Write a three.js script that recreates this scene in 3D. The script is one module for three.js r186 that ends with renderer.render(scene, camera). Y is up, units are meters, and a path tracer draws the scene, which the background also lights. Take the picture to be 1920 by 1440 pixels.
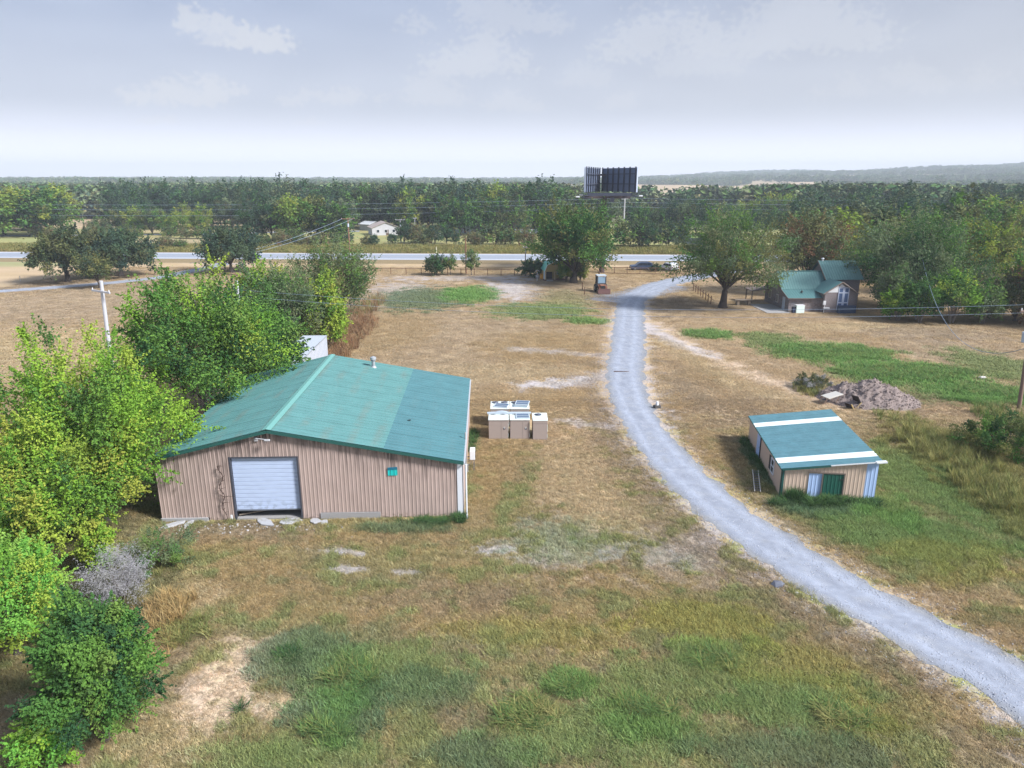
import * as THREE from 'three';
import { mergeGeometries } from 'three/addons/utils/BufferGeometryUtils.js';
import { RoundedBoxGeometry } from 'three/addons/geometries/RoundedBoxGeometry.js';
import { createNoise2D, createNoise3D } from 'simplex-noise';

// ---------------------------------------------------------------- camera, sky, sun, exposure
const scene = new THREE.Scene();
const camera = new THREE.PerspectiveCamera(56.82, 4 / 3, 0.5, 12000);
camera.position.set(0, 19.2, 0);
camera.rotation.set(THREE.MathUtils.degToRad(-16), 0, 0);
const renderer = new THREE.WebGLRenderer({ antialias: true });
renderer.toneMapping = THREE.LinearToneMapping;
renderer.toneMappingExposure = 2.5;
renderer.shadowMap.enabled = true;

const rngOf = (seed) => () => { seed = (seed + 0x6d2b79f5) | 0; let t = Math.imul(seed ^ (seed >>> 15), 1 | seed); t = (t + Math.imul(t ^ (t >>> 7), 61 | t)) ^ t; return ((t ^ (t >>> 14)) >>> 0) / 4294967296; };
const lin = (v) => { v /= 255; return v <= 0.04045 ? v / 12.92 : Math.pow((v + 0.055) / 1.055, 2.4); };
const srgb = (v) => Math.round(255 * Math.min(1, Math.max(0, v <= 0.0031308 ? 12.92 * v : 1.055 * Math.pow(v, 1 / 2.4) - 0.055)));
const clamp = (v, a = 0, b = 1) => Math.min(b, Math.max(a, v));
const smooth = (a, b, v) => { const t = clamp((v - a) / (b - a)); return t * t * (3 - 2 * t); };
const mixv = (a, b, t) => a + (b - a) * t;
const n2 = createNoise2D(rngOf(11)), n2b = createNoise2D(rngOf(12)), n3 = createNoise3D(rngOf(13));

const SUN = new THREE.Vector3(0.70, 0.64, 0.34).normalize();
const sun = new THREE.DirectionalLight(new THREE.Color(1.0, 0.965, 0.91), 3.2);
sun.name = 'sun_light';
sun.position.copy(SUN).multiplyScalar(300).add(new THREE.Vector3(0, 0, -80));
sun.target.position.set(0, 0, -80);
sun.castShadow = true;
sun.shadow.radius = 22;
sun.shadow.mapSize.set(4096, 4096);
Object.assign(sun.shadow.camera, { left: -160, right: 160, top: 160, bottom: -160, near: 1, far: 700 });
scene.add(sun, sun.target);

{ // hazy blue sky with thin cumulus, greyer and whiter towards the sun
  const w = 4096, h = 2048, data = new Float32Array(w * h * 4);
  const K = 0.435;
  const hor = [1.28, 1.29, 1.46], low = [lin(202), lin(209), lin(225)], mid = [lin(164), lin(180), lin(210)], liftedZen = [lin(172), lin(188), lin(216)];  // zenith raised above the view's falling trend, added as fill light
  const cloud = new Float32Array(w * h), r = rngOf(5);
  const addCloud = (azDeg, elDeg, wDeg, hDeg, dens) => {      // azimuth from straight ahead (-z), positive to the right
    const puffs = [];
    for (let i = 0; i < 14; i++) { const u = r() * 2 - 1, v = r(); puffs.push([azDeg + u * wDeg / 2, elDeg + v * hDeg * (1 - u * u) * 0.8, (0.18 + 0.3 * r()) * hDeg * 1.3]); }
    const x0 = Math.floor(((azDeg - wDeg) / 360 + 1.25) * w), x1 = x0 + Math.ceil(2 * wDeg / 360 * w);
    for (let y = Math.floor((elDeg - hDeg + 90) / 180 * h); y < Math.ceil((elDeg + 2 * hDeg + 90) / 180 * h); y++) for (let x = x0; x < x1; x++) {
      if (y < 0 || y >= h) continue;
      const az = (x / w - 1.25) * 360, el = y / h * 180 - 90;
      const wx = 0.35 * hDeg * (n2(az * 1.1, el * 1.5) + 0.5 * n2(az * 2.7, el * 3.1) + 0.3 * n2(az * 6, el * 7)), wy = 0.25 * hDeg * (n2b(az * 1.2, el * 1.7) + 0.5 * n2b(az * 3, el * 3.4));
      let d = 0;
      for (const [pa, pe, pr] of puffs) { const q = ((az + wx - pa) ** 2 + ((el + wy - pe) * 1.25) ** 2) / (pr * pr); d = Math.max(d, Math.exp(-q * 0.9)); }
      d *= smooth(elDeg - hDeg * 0.25, elDeg + hDeg * 0.1, el + wy * 0.4);
      const k = y * w + ((x % w) + w) % w;
      cloud[k] = Math.max(cloud[k], dens * smooth(0.18, 0.75, d));
    }
  };
  for (const c of [[-21.48, 9.64, 3.2, 1.7, 0.85], [-18.29, 8.77, 3.9, 1.9, 0.95], [-20.54, 8.91, 2.1, 1.1, 0.6], [-22.34, 5.04, 8.6, 1.8, 0.8], [-12.29, 5.25, 9.0, 1.5, 0.55], [-5.81, 5.54, 3.4, 2.1, 0.45], [-2.59, 7.54, 7.1, 2.7, 0.6], [0, 5.08, 4.7, 1.3, 0.4], [-25.03, 3.68, 2.6, 0.6, 0.4], [10.94, 8.57, 8.1, 3.4, 0.55], [20.41, 8.55, 9.0, 3.9, 0.5], [-2.35, 10.4, 10.3, 2.6, 0.45], [14.42, 7.31, 6.9, 2.1, 0.35], [28.61, 5.57, 14.1, 1.9, 0.3], [8.21, 5.1, 2.6, 1.1, 0.35], [-32.55, 3.04, 3.0, 0.7, 0.3], [5.58, 6.71, 3.9, 1.3, 0.3], [-15.05, 3.88, 2.1, 0.5, 0.35]]) addCloud(...c);
  for (let i = 0; i < 60; i++) { const az = 45 + r() * 270, el = 3 + r() * r() * 40; addCloud(az, el, 3 + r() * 8, 1 + r() * 2.2, 0.3 + r() * 0.5); }
  const sunAz = Math.atan2(SUN.x, -SUN.z);
  for (let y = 0; y < h; y++) {
    const el = (y + 0.5) / h * 180 - 90, e = Math.max(0, el);
    for (let x = 0; x < w; x++) {
      const az = ((x + 0.5) / w - 0.25) * 2 * Math.PI;          // 0 straight ahead (-z)
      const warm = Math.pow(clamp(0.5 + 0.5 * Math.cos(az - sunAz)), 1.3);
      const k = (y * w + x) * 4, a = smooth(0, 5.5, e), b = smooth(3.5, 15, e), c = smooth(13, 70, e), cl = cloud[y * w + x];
      const fillGlow = 1 + 1.4 * Math.exp(-Math.pow(Math.acos(clamp(Math.cos(el / 57.3) * (Math.sin(az) * SUN.x - Math.cos(az) * SUN.z) + Math.sin(el / 57.3) * SUN.y, -1, 1)) / 0.42, 2));  // broad aureole round the sun, added to lift the ambient light
      const veil = 0.02 * n2(az * 6, e * 0.35);
      for (let i = 0; i < 3; i++) {
        let v = mixv(mixv(mixv(hor[i], low[i], a), mid[i], b), liftedZen[i], c);
        const grey = mixv(v, (0.52 + 0.1 * (1 - b)) * [1, 0.985, 0.98][i], smooth(1.5, 7, e) * (1 - 0.5 * c));
        v = mixv(v, grey, warm * 0.8) + veil * smooth(2, 9, e);
        v = mixv(v, [0.72, 0.73, 0.76][i] * (1 + 0.05 * (1 - b)), cl * 0.6);
        data[k + i] = v * K * fillGlow;
      }
      data[k + 3] = 1;
    }
  }
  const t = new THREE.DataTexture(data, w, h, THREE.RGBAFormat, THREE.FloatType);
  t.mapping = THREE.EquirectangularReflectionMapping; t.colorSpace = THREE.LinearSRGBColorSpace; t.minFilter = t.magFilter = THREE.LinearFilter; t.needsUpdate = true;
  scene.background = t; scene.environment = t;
}
scene.fog = new THREE.FogExp2(new THREE.Color(0.78, 0.88, 1.0), 0.0003);

// ---------------------------------------------------------------- helpers
const used = {};
const numbered = (n) => { const k = (used[n] = (used[n] ?? -1) + 1); return k ? `${n}_${String(k).padStart(3, '0')}` : n; };
function tag(o, label, category, group, kind) { if (label) o.userData.label = label; if (category) o.userData.category = category; if (group) o.userData.group = group; if (kind) o.userData.kind = kind; return o; }
function thing(name, label, category, x, z, turn = 0, group, y = 0) { const g = new THREE.Group(); g.name = numbered(name); g.position.set(x, y, z); g.rotation.y = turn; scene.add(g); return tag(g, label, category, group); }
function shadows(o) { o.castShadow = o.receiveShadow = true; return o; }
function mesh(name, geo, mat, parent) { const m = shadows(new THREE.Mesh(geo, mat)); m.name = parent ? name : numbered(name); (parent || scene).add(m); return m; }
function sub(name, parent) { const g = new THREE.Group(); g.name = name; parent.add(g); return g; }
function geoOf(pos, uv, idx, col) {
  const g = new THREE.BufferGeometry();
  g.setAttribute('position', new THREE.BufferAttribute(pos instanceof Float32Array ? pos : new Float32Array(pos), 3));
  if (uv) g.setAttribute('uv', new THREE.BufferAttribute(new Float32Array(uv), 2));
  if (col) g.setAttribute('color', new THREE.BufferAttribute(col instanceof Float32Array ? col : new Float32Array(col), 3));
  if (idx) g.setIndex(idx instanceof Uint32Array ? new THREE.BufferAttribute(idx, 1) : idx);
  return g;
}
const join = (list) => mergeGeometries(list.map((g) => { const o = g.index ? g.toNonIndexed() : g.clone(); for (const k of Object.keys(o.attributes)) if (!['position', 'normal', 'uv'].includes(k)) o.deleteAttribute(k); if (!o.attributes.uv) o.setAttribute('uv', new THREE.BufferAttribute(new Float32Array(o.attributes.position.count * 2), 2)); if (!o.attributes.normal) o.computeVertexNormals(); return o; }));
const box = (w, h, d, x = 0, y = 0, z = 0, ry = 0, rx = 0, rz = 0) => { const g = new THREE.BoxGeometry(w, h, d); if (rx) g.rotateX(rx); if (rz) g.rotateZ(rz); if (ry) g.rotateY(ry); return g.translate(x, y, z); };
const rbox = (w, h, d, r, x = 0, y = 0, z = 0) => new RoundedBoxGeometry(w, h, d, 2, r).translate(x, y, z);
const cyl = (r0, r1, h, n, x = 0, y = 0, z = 0) => new THREE.CylinderGeometry(r1, r0, h, n).translate(x, y + h / 2, z);
const V = (x, y, z) => new THREE.Vector3(x, y, z);
function bar(a, b, r0, r1 = r0, n = 6) { const d = b.clone().sub(a), g = new THREE.CylinderGeometry(r1, r0, d.length(), n); g.applyQuaternion(new THREE.Quaternion().setFromUnitVectors(V(0, 1, 0), d.clone().normalize())); return g.translate((a.x + b.x) / 2, (a.y + b.y) / 2, (a.z + b.z) / 2); }
const A = (r, g, b, k = 0.72) => new THREE.Color().setRGB(lin(r) * k, lin(g) * k, lin(b) * k);   // a surface colour read off the photograph, brought down to what it reflects
const mat = (c, rough = 0.8, o = {}) => new THREE.MeshStandardMaterial({ color: c, roughness: rough, metalness: 0, side: THREE.DoubleSide, ...o });
function texture(w, h, f, color = true, repeat = true) {
  const d = new Uint8Array(w * h * 4);
  for (let y = 0; y < h; y++) for (let x = 0; x < w; x++) { const c = f(x, y), k = (y * w + x) * 4; if (color) { d[k] = srgb(c[0]); d[k + 1] = srgb(c[1]); d[k + 2] = srgb(c[2]); } else d[k] = d[k + 1] = d[k + 2] = clamp(c) * 255; d[k + 3] = 255; }
  const t = new THREE.DataTexture(d, w, h, THREE.RGBAFormat); if (color) t.colorSpace = THREE.SRGBColorSpace;
  t.wrapS = t.wrapT = repeat ? THREE.RepeatWrapping : THREE.ClampToEdgeWrapping; t.magFilter = THREE.LinearFilter; t.minFilter = THREE.LinearMipmapLinearFilter; t.generateMipmaps = true; t.needsUpdate = true;
  return t;
}
const fbm = (x, y, o = 4, n = n2) => { let s = 0, a = 0.5; for (let i = 0; i < o; i++) { s += a * n(x, y); x = x * 2.03 + 7.1; y = y * 2.03 - 3.7; a *= 0.5; } return s; };
const stone = new THREE.IcosahedronGeometry(1, 0);

// ---------------------------------------------------------------- what covers the ground: dry grass, green patches, bare soil, gravel
const COVER = {                     // [linear colour, grass height in m, grass density]
  tan: [A(176, 154, 124, 0.95), 0.07, 0.7], rust: [A(164, 141, 103, 0.96), 0.07, 0.8], olive: [A(150, 143, 98, 0.96), 0.11, 1], dull: [A(140, 124, 104, 0.96), 0.07, 0.6], mauve: [A(164, 145, 120, 0.96), 0.05, 0.5],
  green: [A(116, 142, 84, 0.96), 0.2, 1], lush: [A(108, 150, 80, 0.96), 0.3, 1], yellow: [A(150, 148, 80, 0.96), 0.16, 1], deep: [A(92, 122, 88, 0.96), 0.24, 1], sand: [A(196, 176, 154, 0.96), 0.04, 0.15], chalk: [A(178, 174, 178, 0.96), 0.03, 0.12],
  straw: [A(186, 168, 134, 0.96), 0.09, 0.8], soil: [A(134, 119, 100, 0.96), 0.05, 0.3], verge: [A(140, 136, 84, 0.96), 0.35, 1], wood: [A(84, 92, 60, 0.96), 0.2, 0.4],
};
const DRIVE = [[21.91, -17.13], [21.07, -20.54], [19.83, -23.71], [18.44, -26.41], [16.46, -30.1], [14.11, -35.19], [12.39, -40.85], [11.13, -48.55], [10.63, -57.11], [11.15, -66.96], [14.43, -86.18], [17.46, -104.39], [20.73, -119.27], [27.28, -134.41], [37.38, -146.74], [46.54, -155.61], [55.39, -168.81]];
const LANE = [[-96.26, -125.16], [-85.61, -132.32], [-78.79, -138.05], [-72.72, -145.91], [-70.98, -155.61], [-69.19, -165.57], [-69.54, -174.48]];
const DRIVELINE = DRIVE.flat();
const PATCH = [                     // [cover, x, z, radius x, radius z, strength, raggedness]
  ['straw', -54.02, -80.48, 16.15, 16.62, 0.8, 0.6], ['mauve', -69.84, -113.88, 19.83, 19.01, 0.9, 0.6], ['green', -120.89, -174.48, 26, 7.04, 0.5, 0.8], ['dull', -86.33, -135.13, 16.25, 8.61, 0.5, 0.7],
  ['mauve', -6.62, -86.18, 15.23, 22.49, 0.75, 0.6], ['rust', -17.02, -92.69, 7.09, 14.23, 0.6, 0.7], ['rust', 3.2, -83.23, 7.05, 9.8, 0.75, 0.7], ['rust', 0, -60.08, 6.16, 4.69, 0.6, 0.8], ['straw', -1.1, -70.97, 8.28, 4.24, 0.45, 0.9],
  ['tan', 4.43, -45.55, 3.32, 11.9, 0.7, 0.6], ['straw', 4.46, -42.04, 2.06, 7.54, 0.5, 0.9], ['rust', -1.15, -47.51, 2.3, 6.18, 0.5, 0.8],
  ['chalk', 0, -131.64, 5.15, 16.56, 0.8, 1.1], ['chalk', -20.78, -128.32, 5.8, 14.41, 0.5, 1.2], ['deep', -15.32, -119.27, 8.11, 12.51, 0.75, 0.8], ['lush', -7.48, -123.94, 5.14, 9.75, 0.9, 0.6], ['green', 4.08, -107.54, 8.16, 7.42, 0.8, 0.7], ['lush', 10.61, -99.39, 3.33, 2.79, 0.8, 0.6], ['green', 8.93, -118.15, 4.47, 11.15, 0.4, 0.9], ['dull', 9.67, -128.32, 8.7, 11.75, 0.4, 0.9],
  ['chalk', -8.75, -145.91, 19.68, 4.15, 0.5, 1.1], ['rust', -7.06, -157.51, 35.32, 7.7, 0.5, 0.7], ['rust', 27.6, -153.75, 14.95, 9.2, 0.6, 0.7],
  ['tan', 26.95, -92.69, 8.51, 14.23, 0.7, 0.6], ['dull', 27.35, -112.86, 6.84, 10.21, 0.7, 0.7], ['rust', 32.27, -122.14, 3.32, 5.31, 0.7, 0.6], ['tan', 49.44, -98.21, 19.48, 7.03, 0.8, 0.7], ['straw', 43.79, -95.56, 16.06, 2.96, 0.6, 0.9], ['mauve', 51.54, -80.48, 8.07, 9.19, 0.8, 0.7],
  ['lush', 25.26, -90.3, 3.81, 2.99, 0.9, 0.6], ['green', 32.44, -86.18, 3.97, 5.49, 0.8, 0.8], ['lush', 37.03, -79.94, 7.41, 5.3, 0.9, 0.5], ['lush', 40.32, -70.97, 8.28, 5.1, 0.95, 0.5], ['lush', 43.48, -63.69, 5.5, 3.82, 0.95, 0.5], ['green', 52.25, -73.14, 4.54, 9.06, 0.7, 0.8], ['green', 34.24, -64.22, 7.05, 3.52, 0.5, 0.8],
  ['tan', 25.12, -66.96, 7.33, 7.68, 0.7, 0.7], ['dull', 18.9, -63.35, 3.98, 10.52, 0.5, 0.8], ['rust', 20.43, -70.97, 2.76, 8.56, 0.45, 0.9],
  ['rust', 14.44, -48.55, 2.73, 6.43, 0.5, 0.8], ['olive', 15.27, -40.46, 1.99, 4.63, 0.7, 0.7], ['deep', 17.54, -45.09, 0.95, 4.67, 0.85, 0.5], ['deep', 18.79, -39.34, 3.56, 1.6, 0.9, 0.5], ['green', 27.74, -43.74, 3.91, 7.16, 0.8, 0.6], ['green', 22.01, -35.67, 5.65, 3.71, 0.85, 0.6], ['lush', 22.81, -38.98, 1.93, 2.87, 0.6, 0.8], ['yellow', 22.77, -33.91, 3.99, 1.46, 0.5, 0.9], ['green', 30.2, -38.98, 3.86, 8.92, 0.7, 0.7],
  ['rust', 17.08, -33.91, 2.56, 1.24, 0.5, 0.8], ['tan', 19.43, -29.43, 3.28, 1.33, 0.7, 0.8], ['yellow', 22.62, -31.78, 3.23, 1.31, 0.5, 0.9], ['straw', 23.97, -30.57, 1.3, 0.94, 0.6, 0.9], ['rust', 21.09, -26.59, 1.85, 1.12, 0.5, 0.8],
  ['soil', -16.3, -36.29, 5.13, 1.52, 0.75, 0.8], ['rust', -15.42, -34.77, 2.62, 1.17, 0.6, 0.8], ['rust', -7.08, -35.37, 5.02, 1.09, 0.55, 0.9], ['deep', -5.81, -36.8, 2.75, 0.52, 0.7, 0.7], ['chalk', -9.19, -34.25, 1.26, 0.51, 0.75, 1.1], ['chalk', -8.76, -32.4, 1.09, 0.42, 0.7, 1.1], ['chalk', -5.16, -32.09, 0.92, 0.31, 0.6, 1.1], ['chalk', -0.87, -34.42, 1.15, 0.46, 0.6, 1.2], ['chalk', 2.64, -35.07, 3.22, 2.99, 0.42, 1.5], ['green', 3.87, -35.67, 3.57, 2.46, 0.4, 1.2], ['chalk', 9.19, -33.63, 3.67, 2.78, 0.45, 1.4], ['straw', 7.07, -38.98, 2.89, 3.6, 0.5, 1.0],
  ['rust', -13.46, -30.33, 2.85, 2.8, 0.55, 0.9], ['straw', -15.5, -28.57, 1.97, 2.53, 0.6, 0.9], ['rust', -6.56, -29.43, 5.8, 1.77, 0.4, 0.9], ['rust', -1.46, -28.15, 5.35, 1.4, 0.5, 0.8], ['rust', 5.85, -31.29, 5.31, 1.47, 0.5, 0.9], ['yellow', 0.94, -26.97, 3.99, 1.15, 0.5, 0.9], ['dull', -3.32, -29.88, 3.83, 1.36, 0.45, 1.0],
  ['sand', -11.21, -24.34, 1.72, 2.93, 0.85, 0.8], ['sand', -11.17, -22.11, 1.4, 1.1, 0.75, 0.9], ['sand', -8.95, -22.67, 1.22, 0.86, 0.5, 1.1], ['soil', -14.11, -25.51, 1.34, 3.16, 0.4, 1.0], ['straw', -13.29, -20.79, 2.47, 1.51, 0.6, 0.9],
  ['deep', -8.2, -25.17, 2.66, 2.05, 0.75, 0.7], ['deep', -6.38, -22.11, 1.79, 1.66, 0.8, 0.7], ['green', -5.2, -24.5, 3.47, 1.96, 0.6, 0.9], ['deep', -3.74, -23.25, 2.7, 1.32, 0.6, 0.8], ['deep', -1.11, -20.06, 2.22, 0.95, 0.7, 0.8], ['green', -7.39, -20.06, 3.14, 0.95, 0.6, 0.9], ['lush', -6.38, -22.11, 0.88, 1.38, 0.6, 0.8],
  ['lush', 2.32, -23.71, 1.27, 0.8, 0.85, 0.6], ['yellow', 8.89, -27.75, 3.6, 1.76, 0.75, 0.8], ['lush', 8.74, -25.51, 2.46, 1.04, 0.55, 0.9], ['green', 6.36, -23.86, 3.61, 1.56, 0.6, 0.9], ['green', 3.26, -21.04, 4.22, 1.53, 0.65, 0.9], ['lush', 4.89, -21.56, 1.37, 0.96, 0.6, 0.8], ['green', 11.8, -22.67, 4.48, 1.73, 0.75, 0.8], ['yellow', 11.83, -24.83, 3.29, 1.33, 0.55, 0.9], ['deep', 10.06, -20.3, 3.73, 0.96, 0.6, 0.8], ['yellow', 13.43, -21.83, 1.18, 1.63, 0.6, 0.9], ['soil', 11.51, -21.97, 0.67, 0.55, 0.6, 0.9], ['soil', -2.18, -21.97, 1.19, 0.71, 0.45, 1.0], ['soil', 3.49, -24.67, 0.78, 0.46, 0.5, 1.0], ['rust', 16.68, -22.67, 3.26, 1.27, 0.55, 0.9], ['dull', 16.74, -20.54, 1.88, 0.98, 0.5, 0.9],
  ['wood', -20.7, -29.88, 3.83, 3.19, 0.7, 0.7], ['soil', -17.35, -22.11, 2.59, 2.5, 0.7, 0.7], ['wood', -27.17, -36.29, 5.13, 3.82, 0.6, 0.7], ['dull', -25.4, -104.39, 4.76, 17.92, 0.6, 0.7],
  ['soil', 31.82, -108.94, 7.44, 4.74, 0.45, 0.8], ['soil', 54.35, -90.97, 8.36, 5.4, 0.6, 0.8], ['soil', 11.35, -137.31, 9.28, 5.91, 0.5, 0.8], ['straw', 31.66, -57.11, 2.71, 4.27, 0.6, 0.9], ['verge', 32.79, -48.55, 4.29, 6.43, 0.8, 0.7], ['verge', 30.7, -39.71, 2.94, 5.24, 0.7, 0.8],
  ['tan', -177.18, -355.27, 57.32, 68.16, 0.9, 0.5], ['rust', -269.54, -391.53, 17.2, 40.3, 0.8, 0.4], ['tan', -120.3, -302.96, 66.83, 27.74, 0.6, 0.6], ['tan', 0.96, -261.3, 9.63, 15.5, 0.6, 0.5], ['lush', 59.16, -258.75, 8.78, 12.65, 0.9, 0.5], ['lush', 47.88, -195.4, 8.71, 7.31, 0.6, 0.6], ['mauve', -114.71, -231.57, 27.39, 24.65, 0.6, 0.7],
];
const TRACK = [
  ['chalk', 2.7, 0.55, DRIVELINE], ['chalk', 2.2, 0.9, LANE.flat()],                     // [cover, half width, strength, points]
  ['sand', 1.7, 0.75, [19.85, -98.21, 21.45, -81.83, 24.3, -70.97, 27.19, -64.22, 28.42, -60.08]], ['chalk', 1.5, 0.7, [18.75, -96.3, 19.86, -86.18, 22.42, -78.39]], ['straw', 1.5, 0.5, [18.54, -86.18, 21.98, -66.96, 27.45, -57.83]],
  ['chalk', 1.9, 0.8, [10.49, -70.97, 6.35, -67.73, 2.08, -66.58]], ['chalk', 1.2, 0.5, [10.91, -78.39, 5.59, -80.48, 0, -81.83]], ['chalk', 0.9, 0.5, [4.42, -55.73, 7.36, -54.4]],
  ['rust', 1.6, 0.6, [13.81, -50.75, 14.06, -40.85, 16.96, -33.63, 19.93, -28.99, 21.87, -26.04]], ['rust', 1.3, 0.45, [-2.15, -36.93, -1.03, -42.04, -2.71, -57.11]], ['dull', 1.6, 0.5, [13.24, -86.18, 8.37, -66.96, 7.96, -49.62, 9.36, -36.29, 12.78, -29.88, 16.04, -24.5]],
];
const FIELD = [['tan', 420, -900, 300, 140], ['tan', 560, -1500, 420, 260], ['mauve', 300, -760, 220, 90], ['straw', 900, -2300, 360, 180], ['straw', -60, -1500, 190, 140], ['tan', 100, -1100, 150, 90], ['straw', -900, -1100, 380, 90], ['rust', 60, -1750, 260, 90], ['straw', 1500, -3000, 200, 110], ['straw', 640, -2900, 200, 120]];
const seg = (x, z, p) => { let best = 1e9; for (let i = 0; i + 3 < p.length; i += 2) { const ax = p[i], az = p[i + 1], dx = p[i + 2] - ax, dz = p[i + 3] - az, t = clamp(((x - ax) * dx + (z - az) * dz) / (dx * dx + dz * dz)); best = Math.min(best, Math.hypot(x - ax - t * dx, z - az - t * dz)); } return best; };
const road = (x) => -183.6 + 0.0435 * x;            // the highway's middle line
const G5 = [0, 0, 0, 0, 0];
function cover(x, z, fine) {         // -> [r, g, b, grass height, grass density]
  const o = G5, w1 = n2(x * 0.11, z * 0.11), w2 = n2b(x * 0.37, z * 0.37), w3 = n2(x * 1.3 + 40, z * 1.3), w4 = n2b(x * 3.7, z * 3.7);
  const put = (k, t) => { if (t <= 0) return; const [c, h, d] = COVER[k]; o[0] += (c.r - o[0]) * t; o[1] += (c.g - o[1]) * t; o[2] += (c.b - o[2]) * t; o[3] += (h - o[3]) * t; o[4] += (d - o[4]) * t; };
  put('tan', 1);
  const back = z < road(x) - 8;
  if (!back) {
    const fg = smooth(-62, -40, z);
    put('olive', fg * 0.85); const mow = n2(x * 0.09 + 5, z * 1.5) + 0.4 * n2b(x * 0.3, z * 3.1); put('straw', smooth(0.3, 0.9, mow) * 0.4); put('dull', smooth(-0.35, -0.9, mow) * 0.45); put('rust', smooth(0.1, 0.5, w1 + w2 * 0.4) * 0.5); put('green', fg * smooth(0.15, 0.6, w2 + w3 * 0.4) * 0.45); put('dull', smooth(0.2, 0.7, n2(x * 0.21 + 9, z * 0.21) + w3 * 0.4) * 0.4);
  } else { put('verge', 0.9); put('green', smooth(-0.1, 0.5, w1) * 0.4); const dz = road(x) - z; put('wood', smooth(90, 160, dz) * 0.8); if (z < -500) { const f = n2(x * 0.0021, z * 0.0021) + 0.5 * n2b(x * 0.006, z * 0.006); put('wood', 1); put('tan', smooth(0.15, 0.25, f) * 0.8); } }
  for (const [k, px, pz, rx, rz, s, rag] of PATCH) {
    const dx = (x - px) / rx, dz = (z - pz) / rz; if (dx * dx + dz * dz > 5) continue;
    const d = Math.sqrt(dx * dx + dz * dz) + rag * (0.45 * w2 + 0.36 * w3 + 0.26 * w4);
    put(k, s * smooth(1.1, 0.72, d));
  }
  for (const [k, hw, s, p] of TRACK) { const d = seg(x, z, p) / hw + 0.5 * w2 + 0.45 * w3 + 0.25 * w4; put(k, s * smooth(1.25, 0.4, d)); }
  if (z < -600) for (const [k, px, pz, rx, rz] of FIELD) { const d = Math.max(Math.abs(x - px) / rx, Math.abs(z - pz) / rz) + 0.15 * n2(x * 0.01, z * 0.01); put(k, smooth(1.03, 0.97, d)); }
  if (fine) { const g = 1 + 0.14 * w3 + 0.14 * w4 + fine * (n2(x * 9.1, z * 9.1) * 0.12 + n2b(x * 17, z * 17) * 0.12); o[0] *= g; o[1] *= g; o[2] *= g * (1 - 0.06 * w2); }
  return o;
}
const hillsAt = (x, z) => {
  const r = Math.hypot(x, z); if (r < 900) return 0;
  const ridge = (0.55 + 0.45 * n2(x * 0.0006 + 3, z * 0.0006)) * smooth(1400, 3600, r) * (16 + 46 * smooth(-300, 2300, x + 0.1 * z)) + smooth(1000, 1700, r) * 6 * (1 + n2(x * 0.002, z * 0.002)) + 16 * smooth(200, 1400, x) * smooth(1100, 2400, r);
  return ridge;
};
const bumpTex = texture(512, 512, (x, y) => { let s = 0; for (const [f, a] of [[8, 0.3], [20, 0.3], [52, 0.25], [110, 0.15]]) s += a * n3(Math.cos(x / 512 * 2 * Math.PI) * f / 6.283, Math.sin(x / 512 * 2 * Math.PI) * f / 6.283, Math.sin(y / 512 * 2 * Math.PI) * f / 6.283 + 2 * Math.cos(y / 512 * 2 * Math.PI)); return 0.5 + 0.5 * s; }, false);
{ // the ground: one sheet out to the horizon
  const NX = 240, NZ = 300, pos = [], col = [], idx = [], uv = [];
  for (let j = 0; j <= NZ; j++) for (let i = 0; i <= NX; i++) {
    const u = i / NX * 2 - 1, v = j / NZ, x = 90 * u + 4200 * u * u * u * Math.abs(u), z = 40 - 420 * v - 4000 * v * v * v * v;
    const c = cover(x, z, 0.3); pos.push(x, hillsAt(x, z), z); col.push(c[0], c[1], c[2]); uv.push(x / 6, z / 6);
  }
  for (let j = 0; j < NZ; j++) for (let i = 0; i < NX; i++) { const a = j * (NX + 1) + i, b = a + 1, c = a + NX + 1, d = c + 1; idx.push(a, b, c, b, d, c); }
  const g = geoOf(pos, uv, idx, col); g.computeVertexNormals();
  tag(mesh('ground', g, mat(0xffffff, 1, { vertexColors: true, bumpMap: bumpTex, bumpScale: 0.05 })), 'wide dry grassland and far fields reaching the horizon', 'ground', null, 'structure');
}
{ // the yard and pasture this side of the highway
  const x0 = -95, x1 = 85, z0 = 0, z1 = -168, w = 2048, h = 2048;
  const t = texture(w, h, (x, y) => cover(x0 + (x + 0.5) / w * (x1 - x0), z0 + (y + 0.5) / h * (z1 - z0), 1), true, false);
  const g = geoOf([x0, 0, z0, x1, 0, z0, x0, 0, z1, x1, 0, z1], [0, 0, 1, 0, 0, 1, 1, 1], [0, 1, 2, 1, 3, 2]);
  const b = bumpTex.clone(); b.repeat.set(40, 36); b.needsUpdate = true;
  const m = mesh('yard', g, mat(0xffffff, 1, { map: t, bumpMap: b, bumpScale: 0.05 })); m.position.y = 0.006;
  tag(m, 'dry mown yard of tan, rust and green grass patches around the barn', 'yard', null, 'structure');
}
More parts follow.
